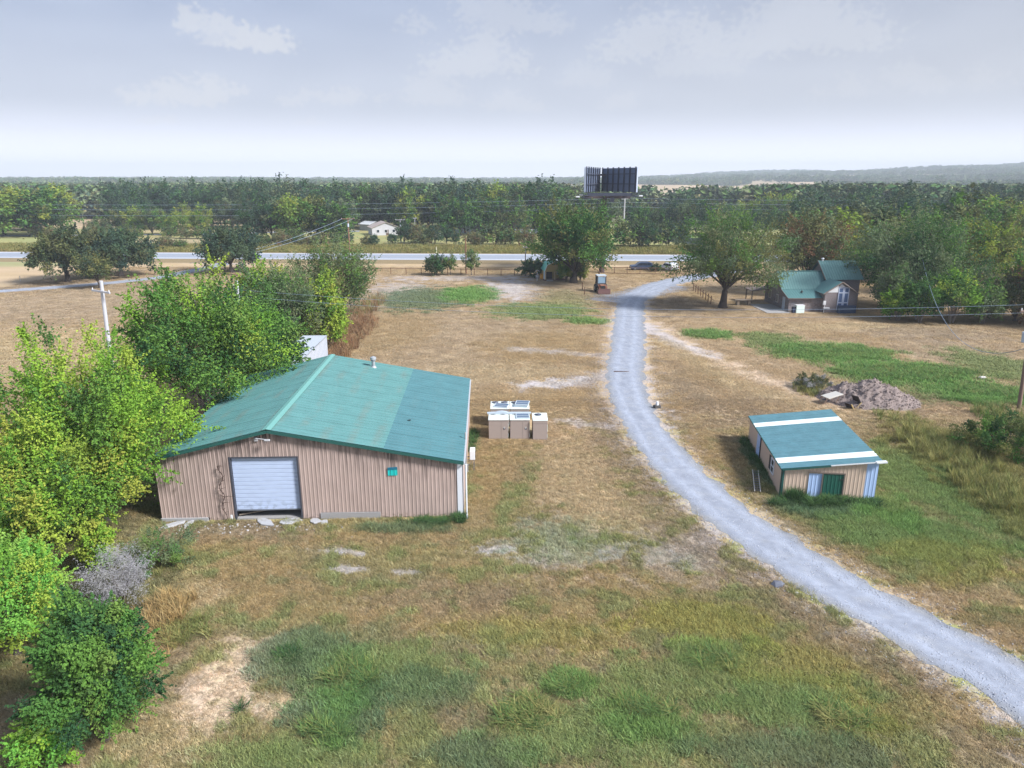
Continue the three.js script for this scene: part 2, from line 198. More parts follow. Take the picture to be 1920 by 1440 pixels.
// ---------------------------------------------------------------- roads
function ribbon(name, pts, hw, rag, y, m, label, category, step = 0.35, dens = 1) {
  const c = new THREE.CatmullRomCurve3(pts.map(([x, z]) => V(x, 0, z))), L = c.getLength(), n = Math.ceil(L / step), pos = [], uv = [], idx = [], col = [], M = rag ? 18 : 6;
  for (let i = 0; i <= n; i++) {
    const p = c.getPointAt(i / n), t = c.getTangentAt(i / n), q = hw instanceof Function ? hw(i / n) : hw, s = i / n * L;
    const l = q + rag * (0.9 * n2(s * 0.3, 3) + 0.4 * n2(s * 0.9, 9) + 0.2 * n2(s * 3, 5)), r = q + rag * (0.9 * n2(s * 0.3, 33) + 0.4 * n2(s * 0.9, 39) + 0.2 * n2(s * 3, 35));
    for (let k = 0; k <= M; k++) { const o = -l + (l + r) * k / M, x = p.x - t.z * o, z = p.z + t.x * o; pos.push(x, rag ? 0.03 * Math.sin(Math.PI * k / M) * (1 + 0.6 * n2(x * 0.7, z * 0.7)) : 0, z); uv.push(x / 5, z / 5);
      const a = Math.abs(o + 0.15 * n2(s * 0.1, 50)), tr = Math.exp(-(((a - 0.78) / 0.3) ** 2)), ed = smooth(0.62, 1.0, Math.abs(o) / q), ns = n2(x * 0.6, z * 0.6) + 0.7 * n2b(x * 1.9, z * 1.9), f = 0.93 + 0.16 * tr + 0.09 * ns - 0.1 * ed; const br = clamp(0.5 * ed + 0.25 * ns * (1 - tr), 0, 0.6); col.push(f * mixv(1, 0.96, br), f * mixv(1, 0.84, br), f * mixv(1, 0.62, br)); }
  }
  for (let i = 0; i < n; i++) for (let k = 0; k < M; k++) { const a = i * (M + 1) + k, b = a + 1, d = a + M + 1, e = d + 1; idx.push(a, b, d, b, e, d); }
  const g = geoOf(pos, uv, idx, col); g.computeVertexNormals();
  const o = mesh(name, g, m); o.position.y = y; return tag(o, label, category, null, 'structure');
}
const gravelTex = texture(1024, 1024, (x, y) => {
  const a = x / 1024 * 2 * Math.PI, b = y / 1024 * 2 * Math.PI, N = (f, s) => n3(Math.cos(a) * f + s, Math.sin(a) * f, Math.sin(b) * f + 0.7 * Math.cos(b) * f);
  const v = 0.9 + 0.1 * N(1.3, 2) + 0.15 * N(22, 5) + 0.2 * N(48, 9), t = N(3, 7) * 0.05;
  return [v * 0.285 + t * 0.05, v * 0.32, v * 0.405 - t * 0.04].map((q) => Math.max(0.03, q));
});
const gravelMat = mat(0xffffff, 0.95, { map: gravelTex, bumpMap: gravelTex, bumpScale: 0.05, vertexColors: true });
ribbon('gravel_drive', DRIVE, (t) => 1.68 + 0.45 * smooth(0.25, 0.45, t) + 0.7 * smooth(0.62, 0.8, t), 0.42, 0.016, gravelMat, 'pale gravel driveway winding from the highway past the small shed', 'driveway');
ribbon('gravel_turnout', [[15.62, -115.98], [19.27, -121.56], [23.82, -126.41], [30.47, -135.13]], 4.4, 0.9, 0.012, gravelMat, 'pale gravel turning area beside the backhoe tractor', 'driveway');
ribbon('field_lane', LANE, 1.9, 0.25, 0.012, gravelMat, 'narrow white gravel lane crossing the dry field past the oaks', 'lane');
ribbon('farm_road', [[-260, -258], [-170, -262], [-108.23, -272.01], [-88.86, -280.62], [-60, -285]], 3, 0.2, 0.03, gravelMat, 'thin pale road in front of the far farmhouses', 'road', 1.5);
{
  const asphalt = mat(0xffffff, 0.75, { map: texture(512, 512, (x, y) => { const a = x / 512 * 6.2832, b = y / 512 * 6.2832, v = 1 + 0.08 * n3(Math.cos(a) * 2, Math.sin(a) * 2, Math.sin(b) * 2) + 0.12 * n3(Math.cos(a) * 30, Math.sin(a) * 30, Math.sin(b) * 30); return [0.25 * v, 0.285 * v, 0.36 * v]; }) });
  const line = (x0, x1, dz, hw, y, m, name, label) => { const pos = [], uv = [], idx = []; const n = 80; for (let i = 0; i <= n; i++) { const x = mixv(x0, x1, i / n), z = road(x) + dz; pos.push(x, 0, z - hw, x, 0, z + hw); uv.push(x / 6, (z - hw) / 6, x / 6, (z + hw) / 6); } for (let i = 0; i < n; i++) { const a = 2 * i; idx.push(a, a + 1, a + 2, a + 1, a + 3, a + 2); } const o = mesh(name, geoOf(pos, uv, idx), m); o.position.y = y; return tag(o, label, name.replace('_', ' '), null, 'structure'); };
  line(-600, 600, 0, 7.6, 0.35, asphalt, 'highway', 'pale two lane highway running across the view');
  const white = mat(A(235, 238, 240, 0.85), 0.7), yellow = mat(A(225, 190, 80), 0.7);
  const shoulder = mat(A(206, 214, 230, 0.6), 0.8); line(-600, 600, 6.5, 1.1, 0.353, shoulder, 'road_shoulder', 'pale shoulder on the near side of the highway'); line(-600, 600, -6.5, 1.1, 0.353, shoulder, 'road_shoulder', 'pale shoulder on the far side of the highway');
  line(-600, 600, 5.3, 0.12, 0.356, white, 'edge_line', 'white painted edge line on the near side of the highway');
  line(-600, 600, -5.3, 0.12, 0.356, white, 'edge_line', 'white painted edge line on the far side of the highway');
  line(-600, 600, 0.25, 0.07, 0.356, yellow, 'centre_line', 'yellow painted centre line along the highway');
  // the low bank that carries the highway
  const pos = [], idx = [], uv = []; const n = 120, prof = [[-16, 0], [-9, 0.33], [-7.5, 0.34], [7.5, 0.34], [9, 0.33], [13.5, 0]];
  for (let i = 0; i <= n; i++) { const x = mixv(-600, 600, i / n); for (const [dz, y] of prof) { pos.push(x, y, road(x) + dz); uv.push(x / 6, dz / 6); } }
  for (let i = 0; i < n; i++) for (let k = 0; k < 5; k++) { const a = i * 6 + k; idx.push(a, a + 1, a + 6, a + 1, a + 7, a + 6); }
  tag(mesh('road_bank', geoOf(pos, uv, idx), mat(A(150, 132, 98), 1, { bumpMap: bumpTex, bumpScale: 0.1 })), 'dry grass bank under the highway', 'bank', null, 'structure');
}
{ // the pond beyond the highway
  const s = new THREE.Shape(); for (let i = 0; i <= 60; i++) { const a = i / 60 * 2 * Math.PI, r = 1 + 0.25 * n2(Math.cos(a) * 1.5, Math.sin(a) * 1.5); s[i ? 'lineTo' : 'moveTo'](Math.cos(a) * 9 * r, Math.sin(a) * 15 * r); }
  const o = mesh('pond', new THREE.ShapeGeometry(s).rotateX(-Math.PI / 2), mat(A(120, 135, 150), 0.12)); o.position.set(60, 0.03, -238); tag(o, 'small pond shining behind the bushes across the highway', 'pond', null, 'structure');
}

// ---------------------------------------------------------------- ribbed metal sheets
// a sheet from u0 to u1 across its ribs, v from lo(u) to hi(u) along them; P + u*U + v*W + offset*N
function ribSheet(P, U, W, N, u0, u1, lo, hi, pitch = 0.305, high = 0.03, uvw = [1, 1, 0, 0], phase = 0) {
  const us = [], add = (u, o) => { if (u > u0 + 1e-4 && u < u1 - 1e-4) us.push([u, o]); };
  const off = (u) => { const t = (((u - phase) % pitch) + pitch) % pitch; const d = Math.min(t, pitch - t); return d < 0.02 ? high : d < 0.045 ? high * (0.045 - d) / 0.025 : 0; };
  us.push([u0, off(u0)]);
  for (let k = Math.floor((u0 - phase) / pitch) - 1; k * pitch + phase < u1 + pitch; k++) for (const [d, o] of [[-0.045, 0], [-0.02, high], [0.02, high], [0.045, 0]]) add(k * pitch + phase + d, o);
  us.push([u1, off(u1)]);
  const pos = [], uv = [], idx = [];
  us.forEach(([u, o], i) => {
    for (const v of [lo(u), hi(u)]) { const p = P.clone().addScaledVector(U, u).addScaledVector(W, v).addScaledVector(N, o); pos.push(p.x, p.y, p.z); uv.push(u / uvw[0] + uvw[2], v / uvw[1] + uvw[3]); }
    if (i) { const a = 2 * i - 2; idx.push(a, a + 2, a + 1, a + 1, a + 2, a + 3); }
  });
  return geoOf(pos, uv, idx);
}
const X = V(1, 0, 0), Y = V(0, 1, 0), Z = V(0, 0, 1);
const concrete = mat(A(168, 168, 172), 0.9, { bumpMap: bumpTex, bumpScale: 0.01 });
const darkGreen = mat(A(38, 96, 92), 0.55), trimWhite = mat(A(222, 228, 240, 0.85), 0.5), white = mat(A(228, 232, 240, 0.85), 0.55), steel = mat(A(150, 155, 165), 0.45, { metalness: 0.5 }), black = mat(A(40, 42, 46), 0.7), glassDark = mat(A(46, 56, 72), 0.12);
const woodGrey = mat(A(150, 138, 126), 0.9), rustBrown = mat(A(112, 82, 66), 0.85);

{ // ---- the big barn
  const W = 17.56, D = 17.4, RX = 6.6, HL = 4.02, HR = 5.64, HE = 3.58, top = (u) => u < RX ? mixv(HL, HR, u / RX) : mixv(HR, HE, (u - RX) / (W - RX));
  const barn = thing('metal_barn', 'large tan ribbed metal barn with weathered teal green roof and half closed roll door', 'barn', -20.45, -37.75, 0.036);
  const spots = [[4.9, 0.7, 1.9, 0.9], [6.3, 1.1, 1.6, 1], [7.2, 0.5, 1.2, 0.8], [8.4, 0.7, 1.4, 0.6], [9.2, 0.4, 1.2, 0.8], [3.9, 0.4, 3.4, 0.8], [2.6, 0.8, 1.2, 0.5], [13.4, 0.5, 2.6, 0.85], [12.6, 0.6, 1.5, 0.5], [16.4, 0.8, 1.2, 0.7], [10.6, 0.6, 1.1, 0.5], [14.6, 0.8, 1.1, 0.6], [11.6, 0.3, 2.2, 0.5]];
  const wallTex = texture(1024, 384, (x, y) => {
    const u = x / 1024 * W, v = y / 384 * 6, d = top(u) - v; let k = 1 + 0.09 * n2(Math.floor(u / 0.914) * 3.7, 2) + 0.06 * n2(u * 0.8, v * 0.5) + 0.05 * n2(u * 6, v * 1.2), dirt = 0;
    for (const [su, sw, sl, s] of spots) dirt = Math.max(dirt, s * smooth(sw, 0.1 * sw, Math.abs(u - su)) * smooth(sl, 0, d) * smooth(-0.25, 0.2, n2(u * 4.5, v * 0.4) * 0.7 + 0.3 * n2b(u * 19, v * 0.9) + 0.12));
    dirt = Math.max(dirt, 0.6 * smooth(0.15, 0.6, n2(u * 5, v * 0.3)) * smooth(2.4, 0.1, d), 0.5 * smooth(0.4, 0.05, v) * smooth(0, 0.6, n2(u * 3, v * 4)));
    const c = A(182, 163, 158, 0.78); return [c.r * k * (1 - 0.88 * dirt), c.g * k * (1 - 0.88 * dirt), c.b * k * (1 - 0.87 * dirt)];
  }, true, false);
  const tan = mat(0xffffff, 0.6, { map: wallTex }), tanPlain = mat(A(182, 163, 158, 0.78), 0.6);
  const wall = sub('wall', barn); wall.userData.label = 'pinkish tan ribbed metal wall streaked with dark stains';
  const dx0 = 4.2, dx1 = 8.16, dh = 3.98, fx = 12.7, fx0 = 9.2, P0 = V(0, 0, 0);
  const cuts = [0]; for (let u = 0.914; u < W - 0.2; u += 0.914) cuts.push(u); cuts.push(dx0, dx1, fx0, fx, RX, W); cuts.sort((a, b) => a - b);
  for (let i = 0; i + 1 < cuts.length; i++) {
    const a = cuts[i], b = cuts[i + 1]; if (b - a < 0.03) continue; const m = (a + b) / 2;
    const lo = m > dx0 && m < dx1 ? dh : m > fx0 && m < fx ? 0.42 : m < 2.6 ? 0.22 : 0.05;
    mesh('wall_panel', ribSheet(P0.clone().setZ(0.004 * (i % 2)), X, Y, Z, a, b, () => lo, top, 0.2285, 0.016, [W, 6, 0, 0]), tan, wall);
  }
  for (let u = 0; u < D - 0.1; u += 0.914) {          // side walls
    const e = Math.min(D, u + 0.914);
    mesh('wall_panel', ribSheet(V(W, 0, 0), V(0, 0, -1), Y, X, u, e, () => 0.05, () => HE - 0.02, 0.2285), tanPlain, wall);
    mesh('wall_panel', ribSheet(V(0, 0, 0), V(0, 0, -1), Y, V(-1, 0, 0), u, e, () => 0.05, () => HL - 0.02, 0.2285), tanPlain, wall);
  }
  mesh('wall_panel', ribSheet(V(0, 0, -D), X, Y, V(0, 0, -1), 0, RX, () => 0.05, top, 0.2285), tanPlain, wall);
  mesh('wall_panel', ribSheet(V(0, 0, -D), X, Y, V(0, 0, -1), RX, W, () => 0.05, top, 0.2285), tanPlain, wall);
  // roof sheets; weathered main slopes, newer blue-green sheets over the lean-to
  const sl = (HR - HL) / RX, sr = (HR - HE) / (W - RX), ul = V(-1, -sl, 0).normalize(), ur = V(1, -sr, 0).normalize(), ll = RX * Math.hypot(1, sl) + 0.12, lr = (W - RX) * Math.hypot(1, sr) + 0.1, mid = 6.6;
  const roofTex = (r, g, b, stain, seed) => texture(512, 1024, (x, y) => { const v = x / 512 * 11.5, u = y / 1024 * 18.2; let k = 1 + 0.06 * n2(u * 0.5 + seed, v * 0.5) + 0.05 * n2(u * 3.2, v * 0.7 + seed) + 0.04 * n2b(u * 9, v * 5); const band = Math.abs(((v + 0.45) % 1.45) - 0.72); const s = stain * smooth(0.42, 0.05, band) * smooth(-0.5, 0.8, n2(u * 0.2 + seed, v * 0.5) + 0.4 * n2b(u * 1.6, v * 1.5)); const c = A(r, g, b, 0.68); return [mixv(c.r, 0.17, s) * k, mixv(c.g, 0.17, s) * k, mixv(c.b, 0.14, s) * k]; }, true, false);
  const roofL = mat(0xffffff, 0.45, { map: roofTex(104, 158, 160, 0.3, 3) }), roofR = mat(0xffffff, 0.45, { map: roofTex(104, 158, 160, 0.3, 8) }), roofN = mat(0xffffff, 0.45, { map: roofTex(90, 142, 153, 0.06, 15) });
  const roof = sub('roof', barn); roof.userData.label = 'low pitched teal ribbed metal roof, lower right strip a darker blue';
  const R0 = V(RX, HR + 0.03, 0.28), RD = D + 0.5;
  for (let i = 0, u = 0; u < RD - 0.1; i++, u += 0.914) {
    const e = Math.min(RD, u + 0.914), lift = 0.006 * (i % 2), nl = V(-sl, 1, 0).normalize(), nr = V(sr, 1, 0).normalize();
    mesh('roof_panel', ribSheet(R0.clone().addScaledVector(nl, lift), V(0, 0, -1), ul, nl, u, e, () => 0.02, () => ll, 0.457, 0.055, [18.2, 11.5, 0, 0]).applyMatrix4(new THREE.Matrix4()), roofL, roof);
    mesh('roof_panel', ribSheet(R0.clone().addScaledVector(nr, lift), V(0, 0, -1), ur, nr, u, e, () => 0.02, () => mid, 0.457, 0.055, [18.2, 11.5, 0, 0]), roofR, roof);
    mesh('roof_panel', ribSheet(R0.clone().addScaledVector(nr, lift - 0.012), V(0, 0, -1), ur, nr, u, e, () => mid - 0.08, () => lr, 0.457, 0.055, [18.2, 11.5, 0, 0]), roofN, roof).userData.label = 'darker blue green replacement roof sheet';
  }
  for (const o of roof.children) { const p = o.geometry.attributes.uv; for (let i = 0; i < p.count; i++) p.setXY(i, p.getY(i), p.getX(i)); }
  const capPaint = mat(A(120, 182, 178, 0.7), 0.5);
  mesh('ridge_cap', join([box(0.26, 0.012, RD + 0.1, -0.128, 0, 0, 0, 0, Math.atan(sl)), box(0.26, 0.012, RD + 0.1, 0.128, 0, 0, 0, 0, -Math.atan(sr))]).translate(RX, HR + 0.09, 0.28 - RD / 2), capPaint, roof);
  const rake = (z) => { const a = V(RX, HR - 0.06, z), b = V(-0.12, HL - 0.06 - 0.12 * sl, z), c = V(W + 0.1, HE - 0.06 - 0.1 * sr, z); const piece = (p, q) => box(p.distanceTo(q), 0.17, 0.05, (p.x + q.x) / 2, (p.y + q.y) / 2, z, 0, 0, Math.atan2(q.y - p.y, q.x - p.x)); return [piece(b, a), piece(a, c)]; };
  for (const [g, i] of rake(0.27).map((g, i) => [g, i])) mesh('rake_trim', g, darkGreen, roof);
  for (const g of rake(-D - 0.2)) mesh('rake_trim', g, darkGreen, roof);
  mesh('eave_gutter', box(0.09, 0.1, RD, W + 0.14, HE - 0.1, 0.28 - RD / 2), mat(A(200, 208, 220), 0.5), roof);
  const vent = mesh('roof_vent', join([cyl(0.14, 0.14, 0.62, 14), cyl(0.27, 0.15, 0.14, 14, 0, 0), cyl(0.2, 0.2, 0.05, 14, 0, 0.56), cyl(0.25, 0.23, 0.16, 14, 0, 0.68), cyl(0.23, 0.05, 0.08, 14, 0, 0.84)]), mat(A(196, 202, 210), 0.4, { metalness: 0.4 }), roof); vent.position.set(10.1, HR - (10.1 - RX) * sr, -16.2);
  mesh('roof_patch', box(0.22, 0.015, 0.14, 0, 0, 0), black, roof).position.set(14.0, HR - (14.0 - RX) * sr + 0.075, -5.2);
  mesh('corner_trim', join([box(0.3, HE - 0.12, 0.02, W - 0.15, HE / 2, 0.045), box(0.02, HE - 0.12, 0.3, W + 0.045, HE / 2, -0.1)]), trimWhite, barn);
  mesh('floor_slab', box(W - 0.1, 0.12, D - 0.1, W / 2, 0.03, -D / 2), concrete, barn);
  mesh('footing', box(fx - fx0, 0.4, 0.22, (fx + fx0) / 2, 0.2, -0.04), concrete, barn).userData.label = 'bare grey concrete footing strip right of the roll door';
  mesh('footing', box(2.7, 0.22, 0.2, 1.3, 0.11, 0.0), mat(A(176, 178, 184), 0.95), barn).userData.label = 'crumbling pale footing at the left corner';
  // roll door, half a metre short of closed and slightly askew
  const door = sub('roll_door', barn); door.userData.label = 'pale blue white ribbed roll up door left slightly open';
  const doorTex = texture(256, 256, (x, y) => { const u = x / 64, v = y / 64; const d = 0.25 * smooth(0.9, 0, v) * smooth(-0.1, 0.6, n2(u * 2, v * 3) + 0.4 * n2b(u * 8, v * 8)), k = 1 + 0.04 * n2(u, v * 3); const c = A(190, 208, 242, 0.85); return [c.r * k * (1 - d), c.g * k * (1 - d), c.b * k * (1 - d)]; }, true, false);
  const slatMat = mat(0xffffff, 0.45, { map: doorTex }), nS = 13, b0 = 0.6, sh = (dh - 0.06 - b0) / nS;
  for (let i = 0; i < nS; i++) { const g = rbox(dx1 - dx0 - 0.22, sh - 0.018, 0.05, 0.016, (dx0 + dx1) / 2, b0 + sh * (i + 0.5), -0.16); const p = g.attributes.position, q = g.attributes.uv; for (let k = 0; k < p.count; k++) { q.setXY(k, (p.getX(k) - dx0) / 4, (p.getY(k) - b0) / 4); } mesh('door_slat', g, slatMat, door); }
  mesh('door_curtain', box(dx1 - dx0 - 0.24, dh - 0.06 - b0, 0.02, (dx0 + dx1) / 2, (dh - 0.06 + b0) / 2, -0.19), mat(A(170, 182, 205), 0.5), door);
  mesh('bottom_rail', box(dx1 - dx0 - 0.2, 0.07, 0.06, (dx0 + dx1) / 2, b0 - 0.02, -0.16, 0, 0, 0.012), mat(A(120, 128, 142), 0.5), door);
  const frame = mat(A(70, 74, 88), 0.6);
  mesh('door_frame', join([box(0.1, dh, 0.18, dx0 + 0.05, dh / 2, -0.07), box(0.1, dh, 0.18, dx1 - 0.05, dh / 2, -0.07), box(dx1 - dx0, 0.08, 0.18, (dx0 + dx1) / 2, dh - 0.04, -0.068)]), frame, door);
  mesh('fallen_board', bar(V(dx0 + 0.15, 0.2, -0.3), V(dx0 + 1.7, 0.42, -0.5), 0.05), woodGrey, door);
  const lamp = mesh('gable_light', join([bar(V(5.9, HR - 0.55, 0.03), V(6.0, HR - 0.42, 0.35), 0.03), bar(V(6.0, HR - 0.42, 0.35), V(6.55, HR - 0.46, 0.45), 0.03), box(0.2, 0.2, 0.1, 5.9, HR - 0.58, 0.06), rbox(0.32, 0.1, 0.18, 0.04, 6.65, HR - 0.5, 0.45)]), mat(A(190, 192, 200), 0.5), barn);
  const patch = sub('wall_patch', barn); patch.userData.label = 'small bright turquoise ribbed patch on the front wall';
  mesh('patch_sheet', ribSheet(V(13.25, 2.72, 0.05), X, Y, Z, 0, 0.56, () => 0, () => 0.5, 0.2, 0.015), mat(A(30, 196, 196, 0.75), 0.45), patch);
  mesh('patch_top', box(0.56, 0.16, 0.02, 13.53, 3.16, 0.06, 0, 0, 0.06), mat(A(32, 120, 150), 0.5), patch);
  mesh('downpipe', join([cyl(0.05, 0.05, HE - 0.3, 8, W + 0.22, 0.1, 0.1), box(0.1, 0.12, 0.3, W + 0.24, 0.1, 0.25)]), trimWhite, barn);
  mesh('meter_box', join([box(0.25, 0.5, 0.16, W + 0.12, 1.6, -3.6), cyl(0.04, 0.04, 2.4, 8, W + 0.1, 1.6, -3.6)]), mat(A(175, 178, 182), 0.5), barn);
}
{ // small things along the barn
  const jug = thing('plastic_jug', 'white plastic jug lying against the barn beside the roll door', 'jug', -16.46, -38.07, 0.4);
  mesh('body', new THREE.LatheGeometry([[0, 0], [0.16, 0], [0.19, 0.05], [0.19, 0.34], [0.13, 0.46], [0.06, 0.5], [0.06, 0.56]].map(([x, y]) => new THREE.Vector2(x, y)), 16), white, jug); mesh('cap', cyl(0.07, 0.07, 0.05, 12, 0, 0.56), mat(A(190, 225, 215), 0.5), jug);
  const r = rngOf(71), slabs = [[-14.43, -37.93, 1.6, 0.5], [-12.95, -38, 1.2, 0.6], [-11.52, -38.07, 0.9, 0.5], [-19.61, -37.6, 1.3, 0.35], [-18.74, -37.73, 0.8, 0.3], [-10.92, -37.93, 0.5, 0.3]];
  slabs.forEach(([x, z, w, d], i) => {
    const s = new THREE.Shape(); for (let k = 0; k < 9; k++) { const a = k / 9 * 2 * Math.PI, q = 0.7 + 0.5 * r(); s[k ? 'lineTo' : 'moveTo'](Math.cos(a) * w / 2 * q, Math.sin(a) * d / 2 * q * 1.2); }
    const o = mesh('broken_slab', new THREE.ExtrudeGeometry(s, { depth: 0.08, bevelEnabled: true, bevelSize: 0.03, bevelThickness: 0.02, bevelSegments: 1 }).rotateX(-Math.PI / 2), mat(A(190, 193, 202), 0.95, { bumpMap: bumpTex, bumpScale: 0.02 })); o.position.set(x, 0.01, z + 0.35); o.rotation.set((r() - 0.5) * 0.1, r() * 6, (r() - 0.5) * 0.1);
    tag(o, 'broken pale concrete slab lying at the foot of the barn front', 'slab', 'broken slabs along the barn front');
  });
  const rub = new THREE.InstancedMesh(stone, mat(A(185, 184, 188), 0.95), 260), M = new THREE.Object3D(); rub.name = 'rubble';
  for (let i = 0; i < 260; i++) { const u = r(); M.position.set(-20.2 + u * 13, 0.02, -37.4 + r() * r() * 1.6); M.rotation.set(r() * 6, r() * 6, r() * 6); const s = 0.02 + 0.07 * r() * r(); M.scale.set(s * 1.4, s * 0.8, s); M.updateMatrix(); rub.setMatrixAt(i, M.matrix); }
  shadows(rub); scene.add(rub); tag(rub, 'scattered concrete rubble at the foot of the barn', 'rubble', null, 'stuff');
  // dead creeper on the wall left of the door
  const vine = thing('dead_vine', 'dead dark creeper climbing the barn wall left of the roll door', 'vine', -16.75, -37.78, 0.036), parts = [], pts = [];
  for (let y = 0; y <= 3.6; y += 0.25) pts.push(V(0.1 * Math.sin(y * 5) + 0.05 * n2(y, 1), y, 0.06));
  parts.push(new THREE.TubeGeometry(new THREE.CatmullRomCurve3(pts), 50, 0.022, 5));
  for (let i = 0; i < 46; i++) { const y = 0.4 + 3.1 * r(), a = r() * 3.14, l = 0.12 + 0.3 * r() * (y < 2.4 && y > 1.2 ? 1.8 : 0.7); const p = V(0.1 * Math.sin(y * 5), y, 0.06); parts.push(bar(p, p.clone().add(V((r() < 0.5 ? -1 : 1) * Math.sin(a) * l, Math.abs(Math.cos(a)) * l * 0.7, 0.03)), 0.016, 0.006, 4)); }
  mesh('stem', join(parts), mat(A(72, 56, 54), 0.95), vine);
  // wall-side air conditioner
  const ac = thing('wall_air_conditioner', 'white split air conditioner standing by the right wall of the barn', 'air conditioner', -2.72, -45.6, 0.036);
  mesh('cabinet', rbox(0.36, 0.62, 0.85, 0.03, 0, 1.15, 0), white, ac); const f = mesh('fan_grille', new THREE.TorusGeometry(0.24, 0.012, 6, 22).rotateY(Math.PI / 2).translate(0.19, 1.15, 0.1), black, ac); mesh('fan', cyl(0.22, 0.22, 0.01, 18).rotateZ(Math.PI / 2).translate(0.192, 1.15, 0.1), black, f);
  for (const z of [-0.3, 0.3]) mesh('bracket', join([box(0.5, 0.04, 0.05, -0.1, 0.82, z), bar(V(-0.3, 0.4, z), V(0.1, 0.82, z), 0.02)]), steel, ac);
  for (const z of [-0.3, 0.3]) mesh('stand_leg', box(0.05, 0.82, 0.05, 0.1, 0.41, z), steel, ac);
}
{ // ---- white box trailer behind the barn
  const t = thing('box_trailer', 'white box trailer parked behind the barn under the trees', 'trailer', -21.2, -69.4, 0.036);
  mesh('box', join([box(2.5, 2.4, 12.6, 0, 1.75, 0)]), mat(A(206, 214, 230), 0.5), t);
  mesh('roof_sheet', box(2.54, 0.04, 12.64, 0, 2.98, 0), mat(A(196, 206, 222), 0.6), t);
  for (let i = 0; i < 22; i++) mesh('side_post', box(0.03, 2.3, 0.05, 1.265, 1.75, -6.0 + i * 0.57), mat(A(186, 196, 214), 0.5), t);
  mesh('roof_rail', join([box(0.06, 0.1, 12.66, 1.27, 2.95, 0), box(0.06, 0.1, 12.66, -1.27, 2.95, 0), box(2.5, 0.1, 0.06, 0, 2.95, -6.3)]), mat(A(170, 178, 192), 0.5), t);
  mesh('chassis', box(1.0, 0.2, 11, 0, 0.5, 0), black, t);
  for (const z of [-4.6, -3.4]) for (const x of [-0.95, 0.95]) { const w = mesh('wheel', cyl(0.48, 0.48, 0.28, 20).translate(0, -0.14, 0).rotateZ(Math.PI / 2).translate(x, 0.48, z), black, t); mesh('rim', cyl(0.26, 0.26, 0.3, 14).translate(0, -0.15, 0).rotateZ(Math.PI / 2).translate(x, 0.48, z), steel, w); }
}
